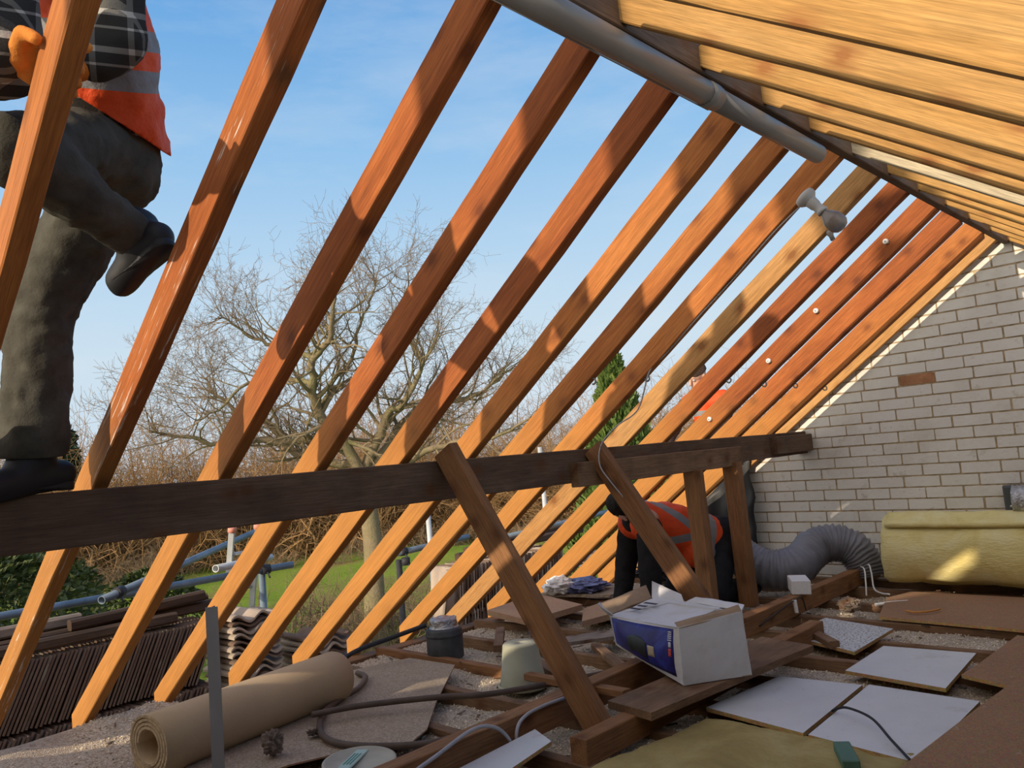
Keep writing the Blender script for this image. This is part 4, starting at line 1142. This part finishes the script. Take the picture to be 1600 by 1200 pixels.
fg2 = [[fp + V((0, .012 * k, .016 * (1.5 - k))), fp + V((-.03, -.02 + .01 * k, .016 * (1.5 - k))), fp + V((-.05, -.03 + .01 * k, -.01 + .014 * (1.5 - k))), fp + V((-.045, -.035 + .01 * k, -.03 + .012 * (1.5 - k)))] for k in range(4)]
hand('glove', wrF, fp, fg2, [wrF + V((-.02, -.03, .02)), fp + V((.0, -.02, .05)), fp + V((-.02, -.035, .065)), fp + V((-.03, -.05, .06))], GLOVE, A_)
boot('boot', aS + V((0, 0, -.012)), (.757, 2.545, 1.042), (.49, 2.43, 1.006), A_)
boot('boot', aB, (.850, 2.00, 1.62), (.79, 2.145, 1.515), A_)

# --- worker bending over inside, at the far end
C2 = empty('person', (4.45, 2.85, 0), 'worker bending forward in black clothes and orange hi-vis vest behind the short posts', 'person')
hp0 = V((4.58, 2.74, .40)); ck = V((4.30, 2.86, .50)); nk = V((4.10, 2.93, .585)); hdc = V((4.02, 2.94, .655))
l1, l2 = V((4.64, 2.66, .42)), V((4.70, 2.86, .42))
kn1, kn2 = V((4.36, 2.60, .10)), V((4.44, 2.92, .10)); an1, an2 = V((4.72, 2.62, .06)), V((4.80, 2.90, .06))
sh1, sh2 = V((4.06, 2.82, .53)), V((4.20, 3.06, .52))
e1, w1 = V((3.99, 2.80, .27)), V((3.96, 2.80, .07)); e2, w2 = V((4.18, 3.12, .26)), V((4.08, 3.10, .07))
soft('body', [(hp0, .11, ck, .12), (ck, .12, nk, .07), (nk, .055, hdc, .052), (l1, .08, kn1, .06), (kn1, .055, an1, .04), (l2, .08, kn2, .06), (kn2, .055, an2, .04), (nk, .06, sh1, .055), (nk, .06, sh2, .055),
              (sh1, .05, e1, .04), (e1, .038, w1, .028), (sh2, .05, e2, .04), (e2, .038, w2, .028)], SKIN, C2, .016, 6)
face(C2, hdc, (.35, .80, -.45), (-.5, .5, .6))
soft('black_trousers', [(l1, .118, l2, .118), (l1, .105, kn1, .085), (kn1, .08, an1, .07), (l2, .105, kn2, .085), (kn2, .08, an2, .07), (hp0, .14, hp0.lerp(ck, .3), .13)], BLACKC, C2, .015, 6, .02)
soft('black_jacket', [(hp0.lerp(ck, .1), .135, ck, .15), (ck, .15, nk, .095), (nk, .085, nk.lerp(hdc, .55), .078), (nk, .09, sh1, .08), (nk, .09, sh2, .08), (sh1, .08, e1, .072), (e1, .07, e1.lerp(w1, .9), .055), (sh2, .08, e2, .072), (e2, .07, e2.lerp(w2, .9), .055)], BLACKC, C2, .015, 6, .02)
vm = frame(hp0.lerp(ck, .45), x=V((-.1, -.3, 1)), z=ck - hp0)
VEST2 = hivis('orange_vest_with_straps', ((-.07, .028),), (.02, .42, .026))
soft('orange_vest', [(hp0.lerp(ck, .0), .150, ck, .166), (ck, .166, ck.lerp(nk, .7), .125), (nk.lerp(ck, .4), .1, sh1.lerp(nk, .35), .098), (nk.lerp(ck, .4), .1, sh2.lerp(nk, .35), .098), (hp0.lerp(ck, .55) + V((-.05, -.10, -.12)), .10), (hp0.lerp(ck, .4) + V((-.06, -.10, -.10)), .085), (hp0.lerp(ck, .4) + V((-.075, -.13, -.17)), .045)], VEST2, C2, .014, 5, .02, .008,
     mw=frame(hp0.lerp(ck, .45), z=ck - hp0))
for w_, s in ((w1, -1), (w2, 1)):
    p = w_ + V((-.05, 0, -.03))
    fs = [[p + V((0, .018 * (k - 1.5), 0)), p + V((-.03, .019 * (k - 1.5), -.004)), p + V((-.055, .019 * (k - 1.5), -.016)), p + V((-.068, .019 * (k - 1.5), -.032))] for k in range(4)]
    hand('glove', w_, p, fs, [w_ + V((-.02, -s * .02, -.01)), w_ + V((-.045, -s * .045, -.015)), w_ + V((-.065, -s * .05, -.03)), w_ + V((-.075, -s * .045, -.045))], BLACKC, C2, .006)
boot('boot', an1, an1 + V((.02, 0, -.05)), an1 + V((.27, 0, -.035)), C2)
boot('boot', an2, an2 + V((.02, 0, -.05)), an2 + V((.27, 0, -.035)), C2)

# --- worker outside on the scaffold
D2 = empty('person', (6.46, 3.66, 0), 'worker outside on the scaffold in orange vest and brown hat, seen through the far rafters', 'person')
K = V((6.52, 3.72, 1.62)) ; S3 = 1.0
base = V((6.52, 3.70, 0))
def d3(x, y, z): return V((6.46 + x, 3.66 + y, z))
hp = d3(.02, 0, .86); ch = d3(-.02, .02, 1.16); nk = d3(-.09, .04, 1.42); hh = d3(-.15, .06, 1.60)
kf, kg = d3(-.05, -.13, .46), d3(-.02, .13, .46); af, ag = d3(.02, -.14, .10), d3(.04, .14, .10)
s1, s2 = d3(-.02, -.18, 1.36), d3(-.08, .24, 1.36); q1, q2 = d3(-.20, -.16, 1.14), d3(-.28, .26, 1.16); v1, v2 = d3(-.42, -.08, 1.05), d3(-.50, .22, 1.02)
soft('body', [(hp, .11, ch, .12), (ch, .12, nk, .07), (nk, .055, hh - V((0, 0, .05)), .05), (hp + V((0, -.08, 0)), .08, kf, .058), (kf, .055, af, .04), (hp + V((0, .08, 0)), .08, kg, .058), (kg, .055, ag, .04), (nk - V((0, 0, .06)), .06, s1, .055), (nk - V((0, 0, .06)), .06, s2, .055),
              (s1, .048, q1, .038), (q1, .038, v1, .028), (s2, .048, q2, .038), (q2, .038, v2, .028)], SKIN, D2, .018, 6)
face(D2, hh, (-.85, .25, -.45), (-.3, 0, 1), hair=HAIRN, hat=True)
soft('trousers', [(hp + V((0, -.07, 0)), .11, hp + V((0, .07, 0)), .11), (hp + V((0, -.08, 0)), .105, kf, .08), (kf, .08, af, .07), (hp + V((0, .08, 0)), .105, kg, .08), (kg, .08, ag, .07)], BLACKC, D2, .018, 6, .015)
BRN = cloth('brown_checked_shirt', (.075, .05, .042), .3, 40)
soft('brown_shirt', [(hp, .12, ch, .13), (ch, .13, nk, .075), (nk - V((0, 0, .07)), .08, s1, .075), (nk - V((0, 0, .07)), .08, s2, .075), (s1, .072, q1, .062), (q1, .062, q1.lerp(v1, .9), .048), (s2, .072, q2, .062), (q2, .062, q2.lerp(v2, .9), .048)], BRN, D2, .016, 6, .015)
soft('orange_vest', [(hp + V((.0, 0, .05)), .14, ch, .155), (ch, .155, nk - V((0, 0, .10)), .115), (nk - V((0, 0, .09)), .09, s1.lerp(nk, .3), .092), (nk - V((0, 0, .09)), .09, s2.lerp(nk, .3), .092)], hivis('orange_vest_outside', ((-.06, .026), (.10, .022))), D2, .015, 5, .02, mw=frame(ch, z=(.05, 0, 1)))
for w_ in (v1, v2):
    p = w_ + V((-.06, 0, -.02))
    fs = [[p + V((0, .018 * (k - 1.5), 0)), p + V((-.03, .019 * (k - 1.5), -.01)), p + V((-.05, .019 * (k - 1.5), -.03)), p + V((-.05, .019 * (k - 1.5), -.05))] for k in range(4)]
    hand('hand', w_, p, fs, [w_ + V((-.02, .02, .01)), w_ + V((-.05, .045, .0)), w_ + V((-.07, .05, -.02)), w_ + V((-.08, .045, -.04))], SKIN, D2, .006)
boot('boot', af, af + V((.05, 0, -.085)), af + V((-.22, 0, -.085)), D2)
boot('boot', ag, ag + V((.05, 0, -.085)), ag + V((-.22, 0, -.085)), D2)

# ------------------------------------------------------------------ outside: scaffold, stacked tiles
def tube_thing(name, a, b, r, mat, label, cat='scaffold tube', group=None, hollow=True):
    t = empty(name, V(a), label, cat, group)
    a, b = V(a), V(b)
    MB().pipe([a, a.lerp(b, .5), b], r, r - .004, 18).build('tube', mat, t)
    return t
def coupler(parent, p, axis):
    p = V(p)
    MB().tube([p - V(axis) * .03, p + V(axis) * .03], .034, 14).build('coupler', BLACK_IRON, parent)
    MB().tube([p + V((0, -.03, -.02)), p + V((0, -.06, -.055))], .007, 6).build('coupler_bolt', BLACK_IRON, parent)
t = tube_thing('scaffold_tube', (-1.2, 5.28, .375), (3.08, 5.28, .385), .024, STEEL, 'blue grey scaffold tube running level behind the stacked roof tiles')
coupler(t, (2.865, 5.28, .385), (1, 0, 0))
t = tube_thing('scaffold_tube', (2.865, 5.33, -4.5), (2.865, 5.33, .43), .024, STEEL, 'upright scaffold tube right behind the wavy stack of tiles')
t = tube_thing('scaffold_tube', (1.70, 5.05, .40), (3.32, 6.2, .60), .024, STEEL, 'blue grey scaffold tube slanting up behind the dark poles')
coupler(t, (1.83, 5.14, .418), (.8, .6, .1))
t = tube_thing('scaffold_tube', (2.38, 5.02, .475), (2.98, 5.40, .45), .024, STEEL_L, 'short pale scaffold tube under the ladder top')
coupler(t, (2.62, 5.17, .465), (.85, .5, 0))
t = tube_thing('scaffold_tube', (3.85, 5.2, .335), (4.75, 5.2, .37), .024, STEEL, 'grey scaffold tube with a black coupler beside the pale trunk')
coupler(t, (4.03, 5.2, .345), (1, 0, 0)); coupler(t, (4.02, 5.16, .27), (0, 0, 1))
t = tube_thing('scaffold_tube', (4.36, 5.25, -4.5), (4.36, 5.25, .95), .022, STEEL_L, 'thin pale upright scaffold tube seen left of the long strut')
t = tube_thing('scaffold_tube', (4.02, 5.25, -4.5), (4.02, 5.25, .28), .024, BLACK_IRON, 'dark upright scaffold tube under the black coupler')
t = tube_thing('scaffold_tube', (5.0, 5.2, .30), (8.0, 5.2, .42), .024, STEEL, 'scaffold tube running level behind the far stack of tiles')
t = tube_thing('scaffold_tube', (5.80, 5.22, -4.5), (5.80, 5.22, 1.1), .022, STEEL_L, 'pale upright scaffold tube in front of the conifer foot')
# ladder
ld = empty('ladder', (2.85, 6.9, -4.5), 'aluminium ladder top with two pink end caps above the scaffold tubes', 'ladder')
PINK = plain('pink_rubber_cap', (.68, .27, .20), .7, .2, .1)
for x0, x1 in ((2.745, 2.76), (2.945, 2.965)):
    a, b = V((x1, 6.9, -4.5)), V((x0, 5.5, .68))
    s_ = MB(); s_.tube([a, b], .026, 4, smooth=False); st_ = s_.build('stile', STEEL_L, ld)
    MB().tube([b - (b - a).normalized() * .02, b + (b - a).normalized() * .022], .030, 10).build('end_cap', PINK, st_)
for k in range(19):
    f = .965 - k * .05
    a = V((2.76, 6.9, -4.5)).lerp(V((2.745, 5.5, .68)), f); b = V((2.965, 6.9, -4.5)).lerp(V((2.945, 5.5, .68)), f)
    MB().tube([a, b], .014, 8).build('rung', STEEL_L, ld)
# platform
for k in range(5):
    o = beam('scaffold_board', (-1.3, 4.36 + .232 * k, -.545), (6.2, 4.36 + .232 * k, -.545), .222, .038, W_GREY, segs=10, seed=300 + k)
    tag(o, 'grey scaffold board under the stacked tiles, %s from the house wall' % ('first', 'second', 'third', 'fourth', 'fifth')[k], 'scaffold board', 'scaffold boards')
for k in range(3):
    o = beam('scaffold_board', (6.15 + .232 * k, 2.6, -.03), (6.15 + .232 * k, 5.3, -.03), .222, .038, W_GREY, segs=8, seed=310 + k)
    tag(o, 'scaffold board beyond the gable under the worker outside, %s from the wall' % ('first', 'second', 'third')[k], 'scaffold board', 'scaffold boards')
for k, x in enumerate((-.9, .9, 2.75, 4.4, 6.0)):
    tube_thing('scaffold_tube', (x, 4.2, -.59), (x, 5.5, -.59), .024, STEEL, 'cross tube carrying the scaffold boards, %s from the left' % ('first', 'second', 'third', 'fourth', 'fifth')[k])
tube_thing('scaffold_tube', (6.1, 2.7, -.075), (6.9, 2.7, -.075), .024, STEEL, 'cross tube under the near end of the boards beyond the gable')
tube_thing('scaffold_tube', (6.1, 5.1, -.075), (6.9, 5.1, -.075), .024, STEEL, 'cross tube under the far end of the boards beyond the gable')

def tile_mesh(w, l, t, amp):
    """double-roll tile: w along local x, l along local z, wave in y; stands on its short end"""
    mb = MB(); n = 20; A_1, B_1 = [], []
    for i in range(n + 1):
        u = i / n; x = (u - .5) * w; y = amp * math.sin(u * 4 * math.pi) + (.004 if u < .08 else 0)
        A_1.append((x, y - t / 2)); B_1.append((x, y + t / 2))
    vs = [[mb.bm.verts.new((x, y, z)) for x, y in A_1 + B_1[::-1]] for z in (0, l * .5, l)]
    k = len(vs[0])
    for r in range(2):
        for i in range(k):
            f = mb.bm.faces.new((vs[r][i], vs[r][(i + 1) % k], vs[r + 1][(i + 1) % k], vs[r + 1][i])); f.smooth = (i % (n + 1)) != n
    for z, s in ((0, -1), (2, 1)):
        for i in range(n):
            a, b, c, d = vs[z][i], vs[z][i + 1], vs[z][k - 2 - i], vs[z][k - 1 - i]
            mb.bm.faces.new((a, b, c, d))
    bmesh.ops.recalc_face_normals(mb.bm, faces=mb.bm.faces[:])
    me = bpy.data.meshes.new('pantile'); mb.bm.to_mesh(me); mb.bm.free(); return me
TM = tile_mesh(.33, .37, .0115, .016); TM.materials.append(TILE)
TML = tile_mesh(.33, .37, .0135, .023); TML.materials.append(TILE_L)
tile_r = random.Random(21)
def put_tile(me, mw, label, group):
    o = bpy.data.objects.new('pantile', me); COL.objects.link(o); o.matrix_basis = mw
    tag(o, label, 'roof tile', group)
def upright(x, y, z, lean, me, label, group):
    # local x -> world y, local y -> world x
    b = M(((0, 1, 0, 0), (1, 0, 0, 0), (0, 0, 1, 0), (0, 0, 0, 1)))
    put_tile(me, M.Translation((x, y, z)) @ M.Scale(1.0 if z > -.3 else 1.1, 4, (0, 0, 1)) @ M.Rotation(lean, 4, 'Y') @ M.Rotation(tile_r.uniform(-.012, .012), 4, 'Z') @ b, label, group)
for tier, (z, yy, l, g) in enumerate(((-.525, 4.86, 'dark roof tile on edge in the lower tier on the scaffold', 'roof tiles on edge, lower tier'), (-.135, 4.90, 'dark roof tile on edge in the upper tier on the scaffold', 'roof tiles on edge, upper tier'))):
    x = .60 + .01 * tier
    while x < 2.10 - .06 * (1 - tier):
        upright(x, yy + tile_r.uniform(-.004, .004), z + tile_r.uniform(-.004, .004), .40, TM, l, g)
        x += .0208
for tier, (z, l, g) in enumerate(((-.525, 'roof tile standing upright in the lower tier of the far stack', 'far stack of upright tiles, lower tier'), (-.145, 'pale edged roof tile standing upright on top of the far stack', 'far stack of upright tiles, upper tier'))):
    x = 4.08
    while x < 5.30:
        upright(x, 4.80 + tile_r.uniform(-.012, .012), z + tile_r.uniform(-.006, .006), .10, TML if tile_r.random() < .5 else TM, l, g); x += .031
flat = M(((1, 0, 0, 0), (0, 0, 1, 0), (0, 1, 0, 0), (0, 0, 0, 1)))
z = -.505
k = 0
while z < .215:
    put_tile(TML if k % 3 else TM, M.Translation((2.455 + tile_r.uniform(-.01, .01), 4.66 + tile_r.uniform(-.015, .015), z)) @ M.Rotation(tile_r.uniform(-.04, .04), 4, 'Z') @ flat, 'wavy roof tile lying flat in the taller stack behind the grey stud', 'flat stack of wavy tiles, taller')
    z += .0365; k += 1
z = -.505
while z < -.02:
    put_tile(TML if k % 3 else TM, M.Translation((2.92 + tile_r.uniform(-.01, .01), 4.62 + tile_r.uniform(-.015, .015), z)) @ M.Rotation(tile_r.uniform(-.05, .05), 4, 'Z') @ flat, 'wavy roof tile lying flat in the lower stack beyond the roll', 'flat stack of wavy tiles, lower')
    z += .0365; k += 1
for (x, a, b, l) in ((3.86, .25, .15, 'broken pale tile leaning at the left end of the far stack'), (3.98, .12, -.2, 'second pale tile propped against the far stack')):
    put_tile(TML, M.Translation((x, 4.62, -.14)) @ M.Rotation(a, 4, 'Y') @ M.Rotation(.9 + b, 4, 'Z'), l, None)
pl = [((.55, 4.78, .262), (2.02, 4.80, .262), W_DARK, 'front dark pole lying on the upright roof tiles'), ((.40, 4.87, .268), (2.30, 4.90, .275), W_DARK, 'second dark pole lying on the upright roof tiles'),
      ((.9, 4.98, .27), (2.30, 5.00, .30), W_DARK, 'rear dark pole lying on the upright roof tiles'), ((1.46, 4.83, .325), (2.22, 4.86, .345), W_DARK, 'upper dark pole with a lit pale patch on the tile stack'),
      ((.30, 4.93, .335), (1.55, 4.95, .335), W_GREY, 'upper dark pole at the left edge of the tile stack'), ((4.3, 4.85, .27), (5.9, 4.88, .29), W_DARK, 'dark pole lying on the far stack of tiles'), ((4.5, 4.97, .285), (6.0, 5.0, .33), W_DARK, 'second dark pole lying on the far stack of tiles')]
for a, b, m1, l in pl:
    o = beam('timber_pole', a, b, .062, .06, m1, segs=10, bevel=.02, wob=.004); tag(o, l, 'pole')

# ------------------------------------------------------------------ outside: ground and planting
GRASS = N('winter_meadow_grass', .95, .1); v_ = GRASS.coord(rand=False)
g1 = GRASS.noise(v_, .22, 6, .6); g2 = GRASS.noise(v_, 9, 5, .7)
gc = GRASS.ramp(g1, [(.35, (.15, .25, .025)), (.52, (.22, .31, .04)), (.66, (.26, .20, .07))])
GRASS.col(GRASS.mix(.4, gc, GRASS.mix(1., gc, GRASS.ramp(g2, [(.3, G3(.4)), (.7, G3(1.6))]), 'MULTIPLY'))).bump(g2, .9, .15); GRASS = GRASS.m
gm = MB(); n1, n2 = 80, 60; g = []
def ground_z(x, y):
    d = math.hypot(x, y)
    return -4.5 + .35 * mnoise.noise(V((x * .05, y * .05, 0))) + max(0, d - 55) * .012 + 1.0 * math.exp(-((d - 47) / 4) ** 2) * (mnoise.noise(V((x * .08, y * .08, 4))) + .3)
for i in range(n1 + 1):
    g.append([])
    for j in range(n2 + 1):
        a = math.radians(-25 + 150 * i / n1); d = 4.0 + 236 * (j / n2) ** 2.2
        x, y = d * math.cos(a), d * math.sin(a)
        g[-1].append(gm.bm.verts.new((x, y, ground_z(x, y) - .02)))
for i in range(n1):
    for j in range(n2): gm.bm.faces.new((g[i][j], g[i + 1][j], g[i + 1][j + 1], g[i][j + 1])).smooth = True
tag(gm.build('ground', GRASS), kind='structure')

def bark(name, a, b, moss=None):
    n = N(name, .95, .1); v = n.coord()
    c = n.mix(n.noise(v, 2.5, 6, .65), a, b)
    if moss: c = n.mix(n.ramp(n.noise(v, 1.1, 5, .6), [(.45, G3(0)), (.7, G3(.75))]), c, moss)
    n.col(c).bump(n.noise(v, 14, 5, .7), .8, .05); return n.m
BARK = bark('oak_bark', (.17, .125, .075), (.36, .29, .185), (.21, .20, .085))
TWIG = bark('twig_bark', (.22, .15, .09), (.34, .25, .16))
TWIGB = bark('russet_twigs', (.26, .14, .06), (.42, .27, .13))
tw = random.Random(11)
def rv(s=1.0): return V((tw.gauss(0, 1), tw.gauss(0, 1), tw.gauss(0, 1))) * s
def grow(mb, p, d, L, r, depth, spread=.75, lift=.10, kids=(4, 4, 3, 2), wig=.22):
    n = 4 if depth > 1 else (3 if depth else 2)
    pts, rad = [V(p)], [r]; d = V(d).normalized(); q = V(p)
    for k in range(n):
        d = (d + rv(wig) + V((0, 0, lift * .4))).normalized(); q = q + d * (L / n); pts.append(q); rad.append(max(.0035, r * (1 - .75 * (k + 1) / n)))
    mb.tube(pts, rad, 5 if r > .03 else 3, caps=False, mi=0 if r > .022 else 1)
    if depth > 0:
        nk = kids[-depth] if depth <= len(kids) else 3
        for _ in range(nk):
            f = tw.uniform(.25, 1.0) * n; i = min(n - 1, int(f)); b = pts[i].lerp(pts[i + 1], f - i)
            nd = ((pts[i + 1] - pts[i]).normalized() + rv(spread) + V((0, 0, lift))).normalized()
            grow(mb, b, nd, L * tw.uniform(.42, .68), max(.004, rad[i] * .55), depth - 1, spread, lift, kids, wig)
limbs = {
 'a': [(14.43, 20.41, 0.73), (13.93, 20.24, 1.73), (13.03, 20.29, 2.72), (12.61, 19.96, 3.63), (12.42, 19.49, 4.3), (12.55, 18.82, 4.75), (12.36, 18.31, 5.36), (12.16, 17.78, 5.95)],
 'b': [(14.43, 20.41, 0.73), (14.72, 19.86, 1.86), (14.82, 19.42, 2.6), (15.19, 18.74, 3.1), (15.31, 18.18, 4.0), (15.53, 17.46, 4.86)],
 'c': [(14.3, 20.5, 1.24), (13.6, 21.33, 1.43), (12.96, 22.06, 1.9), (12.63, 22.55, 2.75), (12.11, 23.15, 3.02), (11.58, 23.7, 3.68), (11.37, 24.05, 4.33)],
 'd': [(14.6, 20.29, 0.91), (15.73, 19.48, 2.58), (16.55, 18.86, 2.91), (17.35, 18.23, 3.04), (17.84, 17.82, 3.4), (18.32, 17.36, 3.96)],
 'e': [(14.5, 20.36, 0.53), (15.06, 19.44, 1.03), (15.73, 18.37, 1.51), (16.18, 17.42, 1.61), (16.58, 16.47, 1.7), (17.0, 15.4, 2.16)],
 'f': [(14.17, 20.59, 1.74), (12.94, 21.28, 2.04), (11.8, 21.86, 2.14), (10.66, 22.36, 2.23), (9.7, 22.7, 2.48), (9.14, 22.85, 2.6)],
 'g': [(13.31, 20.87, 4.53), (12.48, 21.28, 4.95), (11.83, 21.58, 5.17), (11.33, 21.75, 5.55), (10.91, 21.86, 5.93)],
 'h': [(13.48, 20.98, 2.78), (13.61, 20.39, 3.69), (13.87, 19.69, 4.37), (13.8, 19.15, 5.24), (13.85, 18.52, 5.89), (13.75, 18.01, 6.43)],
 'i': [(15.98, 18.97, 4.13), (15.78, 19.24, 5.18), (15.73, 19.4, 6.02), (15.97, 19.28, 6.84)],
 'j': [(13.27, 21.01, 3.76), (12.32, 21.1, 3.96), (11.35, 21.22, 3.78), (10.41, 21.35, 3.06), (9.65, 21.31, 2.72)]}
limbs['g'][0] = (12.42, 19.49, 4.3); limbs['h'][0] = (13.03, 20.29, 2.72); limbs['i'][0] = (15.31, 18.18, 4.0); limbs['j'][0] = (12.61, 19.96, 3.63)
oak = empty('oak_tree', (14.24, 19.93, -4.6), 'bare winter oak with a broad twisted crown beyond the left rafters', 'tree')
tk = MB(); tk.tube(smooth_path([(14.24, 19.9, -4.7), (14.39, 20.1, -2.7), (14.53, 20.2, -1.4), (14.53, 20.31, -.06), (14.43, 20.41, .8)], 4), [.44, .40, .36, .33, .31, .30, .29, .285, .28, .28, .275, .27, .27, .27, .27, .26, .25], 12)
tk.build('trunk', BARK, oak)
cw = MB()
for key, pl_ in limbs.items():
    pts = smooth_path(pl_, 4); n = len(pts); r0 = {'a': .20, 'b': .17, 'd': .15, 'e': .14, 'c': .15, 'f': .13}.get(key, .085)
    pts = [p + rv(.035) if 0 < i else p for i, p in enumerate(pts)]
    rad = [r0 * (1 - .80 * i / (n - 1)) for i in range(n)]
    cw.tube(pts, rad, 7, caps=False, mi=0)
    for i in range(3 if key in 'abcdef' else 1, n):
        for _ in range((1 if tw.random() < .55 else 2) if i < n - 4 else 2):
            d = (pts[i] - pts[i - 1]).normalized()
            grow(cw, pts[i], d * .5 + rv(.55) + V((0, 0, .35)), tw.uniform(1.1, 2.1), max(.018, rad[i] * .5), 3, .62, .12, (4, 4, 3), .28)
cw.build('crown', [BARK, TWIG], oak)

def bush_mesh(name, n, h, spread, seed, mats, kids=(3, 3)):
    global tw
    tw = random.Random(seed); mb = MB()
    for _ in range(n):
        a = tw.uniform(0, 2 * math.pi); rr = spread * math.sqrt(tw.random()) * .6
        d = V((math.cos(a) * tw.uniform(0, 1.1), math.sin(a) * tw.uniform(0, 1.1), 1))
        grow(mb, (rr * math.cos(a), rr * math.sin(a), 0), d, h * tw.uniform(.45, .85), .035, 2, .85, .04, kids, .30)
    me = bpy.data.meshes.new(name); mb.bm.to_mesh(me); mb.bm.free()
    for m in mats: me.materials.append(m)
    return me
BM = [bush_mesh('bare_shrub', 46, 3.6, 2.6, 50 + k, [TWIGB, TWIGB], (4, 5)) for k in range(3)]
BM2 = [bush_mesh('bare_shrub', 40, 3.2, 2.6, 60 + k, [TWIG, TWIG], (4, 5)) for k in range(2)]
br2 = random.Random(8)
lab_b = {'russet': 'bare russet shrub in the hedgerow beyond the meadow', 'grey': 'bare grey brown shrub standing in front of the hedgerow'}
def shrub(me, az, d, sc, label, group, zoff=0.):
    a = math.radians(az); x, y = d * math.cos(a), d * math.sin(a)
    o = bpy.data.objects.new('bare_shrub', me); COL.objects.link(o)
    o.matrix_basis = M.Translation((x, y, ground_z(x, y) - .1 + zoff)) @ M.Rotation(br2.uniform(0, 6.3), 4, 'Z') @ M.Diagonal((sc * br2.uniform(.9, 1.2), sc * br2.uniform(.9, 1.2), sc, 1))
    tag(o, label, 'shrub', group)
az = 22
while az < 84:
    for d, s in ((66, 3.0), (59, 2.5)):
        shrub(BM[br2.randrange(3)], az + br2.uniform(-1, 1), d + br2.uniform(-2, 2), s * br2.uniform(.82, 1.12), 'bare russet shrub in the tall hedgerow beyond the meadow', 'tall hedgerow shrubs')
    az += 2.3
az = 26
while az < 84:
    shrub(BM2[br2.randrange(2)], az + br2.uniform(-1, 1), 51 + br2.uniform(-3, 3), br2.uniform(.45, .8), 'bare grey brown shrub in the low row before the hedgerow', 'low hedgerow shrubs'); az += 3.1
for az_, d, s in ((60, 27, .9), (57, 25, .75), (53.2, 24.5, .7), (50, 26, .8), (47, 25, .9), (55.5, 30, .8), (44, 27, .9)):
    shrub(BM2[br2.randrange(2)], az_, d, s, 'bare tangled shrub growing around the foot of the oak', 'shrubs round the oak')

def leafy(name, loc, rx, ry, h, n, size, mat, label, cat, seed, cone=0., group=None, trunk=True, up=.0):
    t = empty(name, loc, label, cat, group); L = random.Random(seed); mb = MB()
    for _ in range(n):
        a = L.uniform(0, 2 * math.pi); u = L.random()
        zz = u if cone else math.sin(L.uniform(-.3, 1) * math.pi / 2) * .5 + .5
        if cone: rad = (1 - zz ** 1.6) * (.55 + .45 * min(1, zz * 4)) * (1 + .16 * mnoise.noise(V((a * 1.6, zz * 5, seed))))
        else: rad = math.sqrt(max(0, 1 - (2 * zz - 1) ** 2)) * (1 + .3 * mnoise.noise(V((math.cos(a) * 1.6, math.sin(a) * 1.6, zz * 3 + seed))))
        rad *= L.uniform(.72, 1.02) if L.random() < .8 else L.uniform(.3, .9)
        p = V((loc[0] + rx * rad * math.cos(a), loc[1] + ry * rad * math.sin(a), loc[2] + h * zz))
        out = V((math.cos(a), math.sin(a), up)).normalized()
        d1 = (out * L.uniform(.2, 1) + V((L.gauss(0, .5), L.gauss(0, .5), L.gauss(.1 + up, .5)))).normalized()
        d2 = d1.cross(V((L.gauss(0, 1), L.gauss(0, 1), L.gauss(0, 1)))).normalized()
        s = size * L.uniform(.6, 1.3)
        vs = [mb.bm.verts.new(q) for q in (p, p + d1 * s * .5 + d2 * s * .22, p + d1 * s, p + d1 * s * .5 - d2 * s * .22)]
        mb.bm.faces.new(vs)
    mb.build('foliage', mat, t)
    if trunk:
        MB().tube([V(loc) - V((0, 0, .2)), V(loc) + V((.05, .03, h * .5)), V(loc) + V((0, 0, h * .92))], [.13, .09, .02], 8).build('trunk', BARK, t)
    return t
def leafmat(name, a, b, c):
    n = N(name, .6, .3); v = n.coord(rand=False)
    n.col(n.ramp(n.noise(v, 3.2, 5, .7), [(.3, a), (.5, b), (.72, c)])); return n.m
CON = leafmat('conifer_foliage', (.045, .075, .018), (.085, .135, .028), (.15, .20, .045))
PINE_D = leafmat('dark_pine_foliage', (.012, .030, .018), (.02, .045, .022), (.03, .07, .03))
LAUR = leafmat('dark_laurel_leaves', (.028, .040, .012), (.055, .075, .02), (.10, .12, .035))
leafy('conifer', (14.22, 10.45, -4.6), 1.7, 1.7, 7.75, 38000, .20, CON, 'dense green conifer pointing up behind the middle rafters', 'tree', 3, cone=1, up=.9)
leafy('pine_tree', (17.6, 57.3, -4.5), 1.15, 1.15, 9.7, 2600, .55, PINE_D, 'small dark pine on the skyline beside the worker\'s boot', 'tree', 4, cone=1)
leafy('pine_tree', (13.2, 59.0, -4.5), 1.0, 1.0, 8.7, 2200, .55, PINE_D, 'small dark pine on the skyline behind the worker\'s trouser leg', 'tree', 5, cone=1)
leafy('evergreen_bush', (4.2, 19.2, -4.6), 2.4, 1.8, 4.5, 9000, .20, LAUR, 'dark evergreen bush at the lower left edge beneath the purlin', 'shrub', 6)
leafy('evergreen_bush', (9.0, 23.2, -4.6), 1.5, 1.3, 3.3, 6000, .17, LAUR, 'dark evergreen bush between the second and third rafters', 'shrub', 7)
leafy('evergreen_bush', (7.2, 27.0, -4.6), 2.0, 1.5, 4.0, 6500, .19, LAUR, 'dark evergreen bush behind the foot of the second rafter', 'shrub', 9)
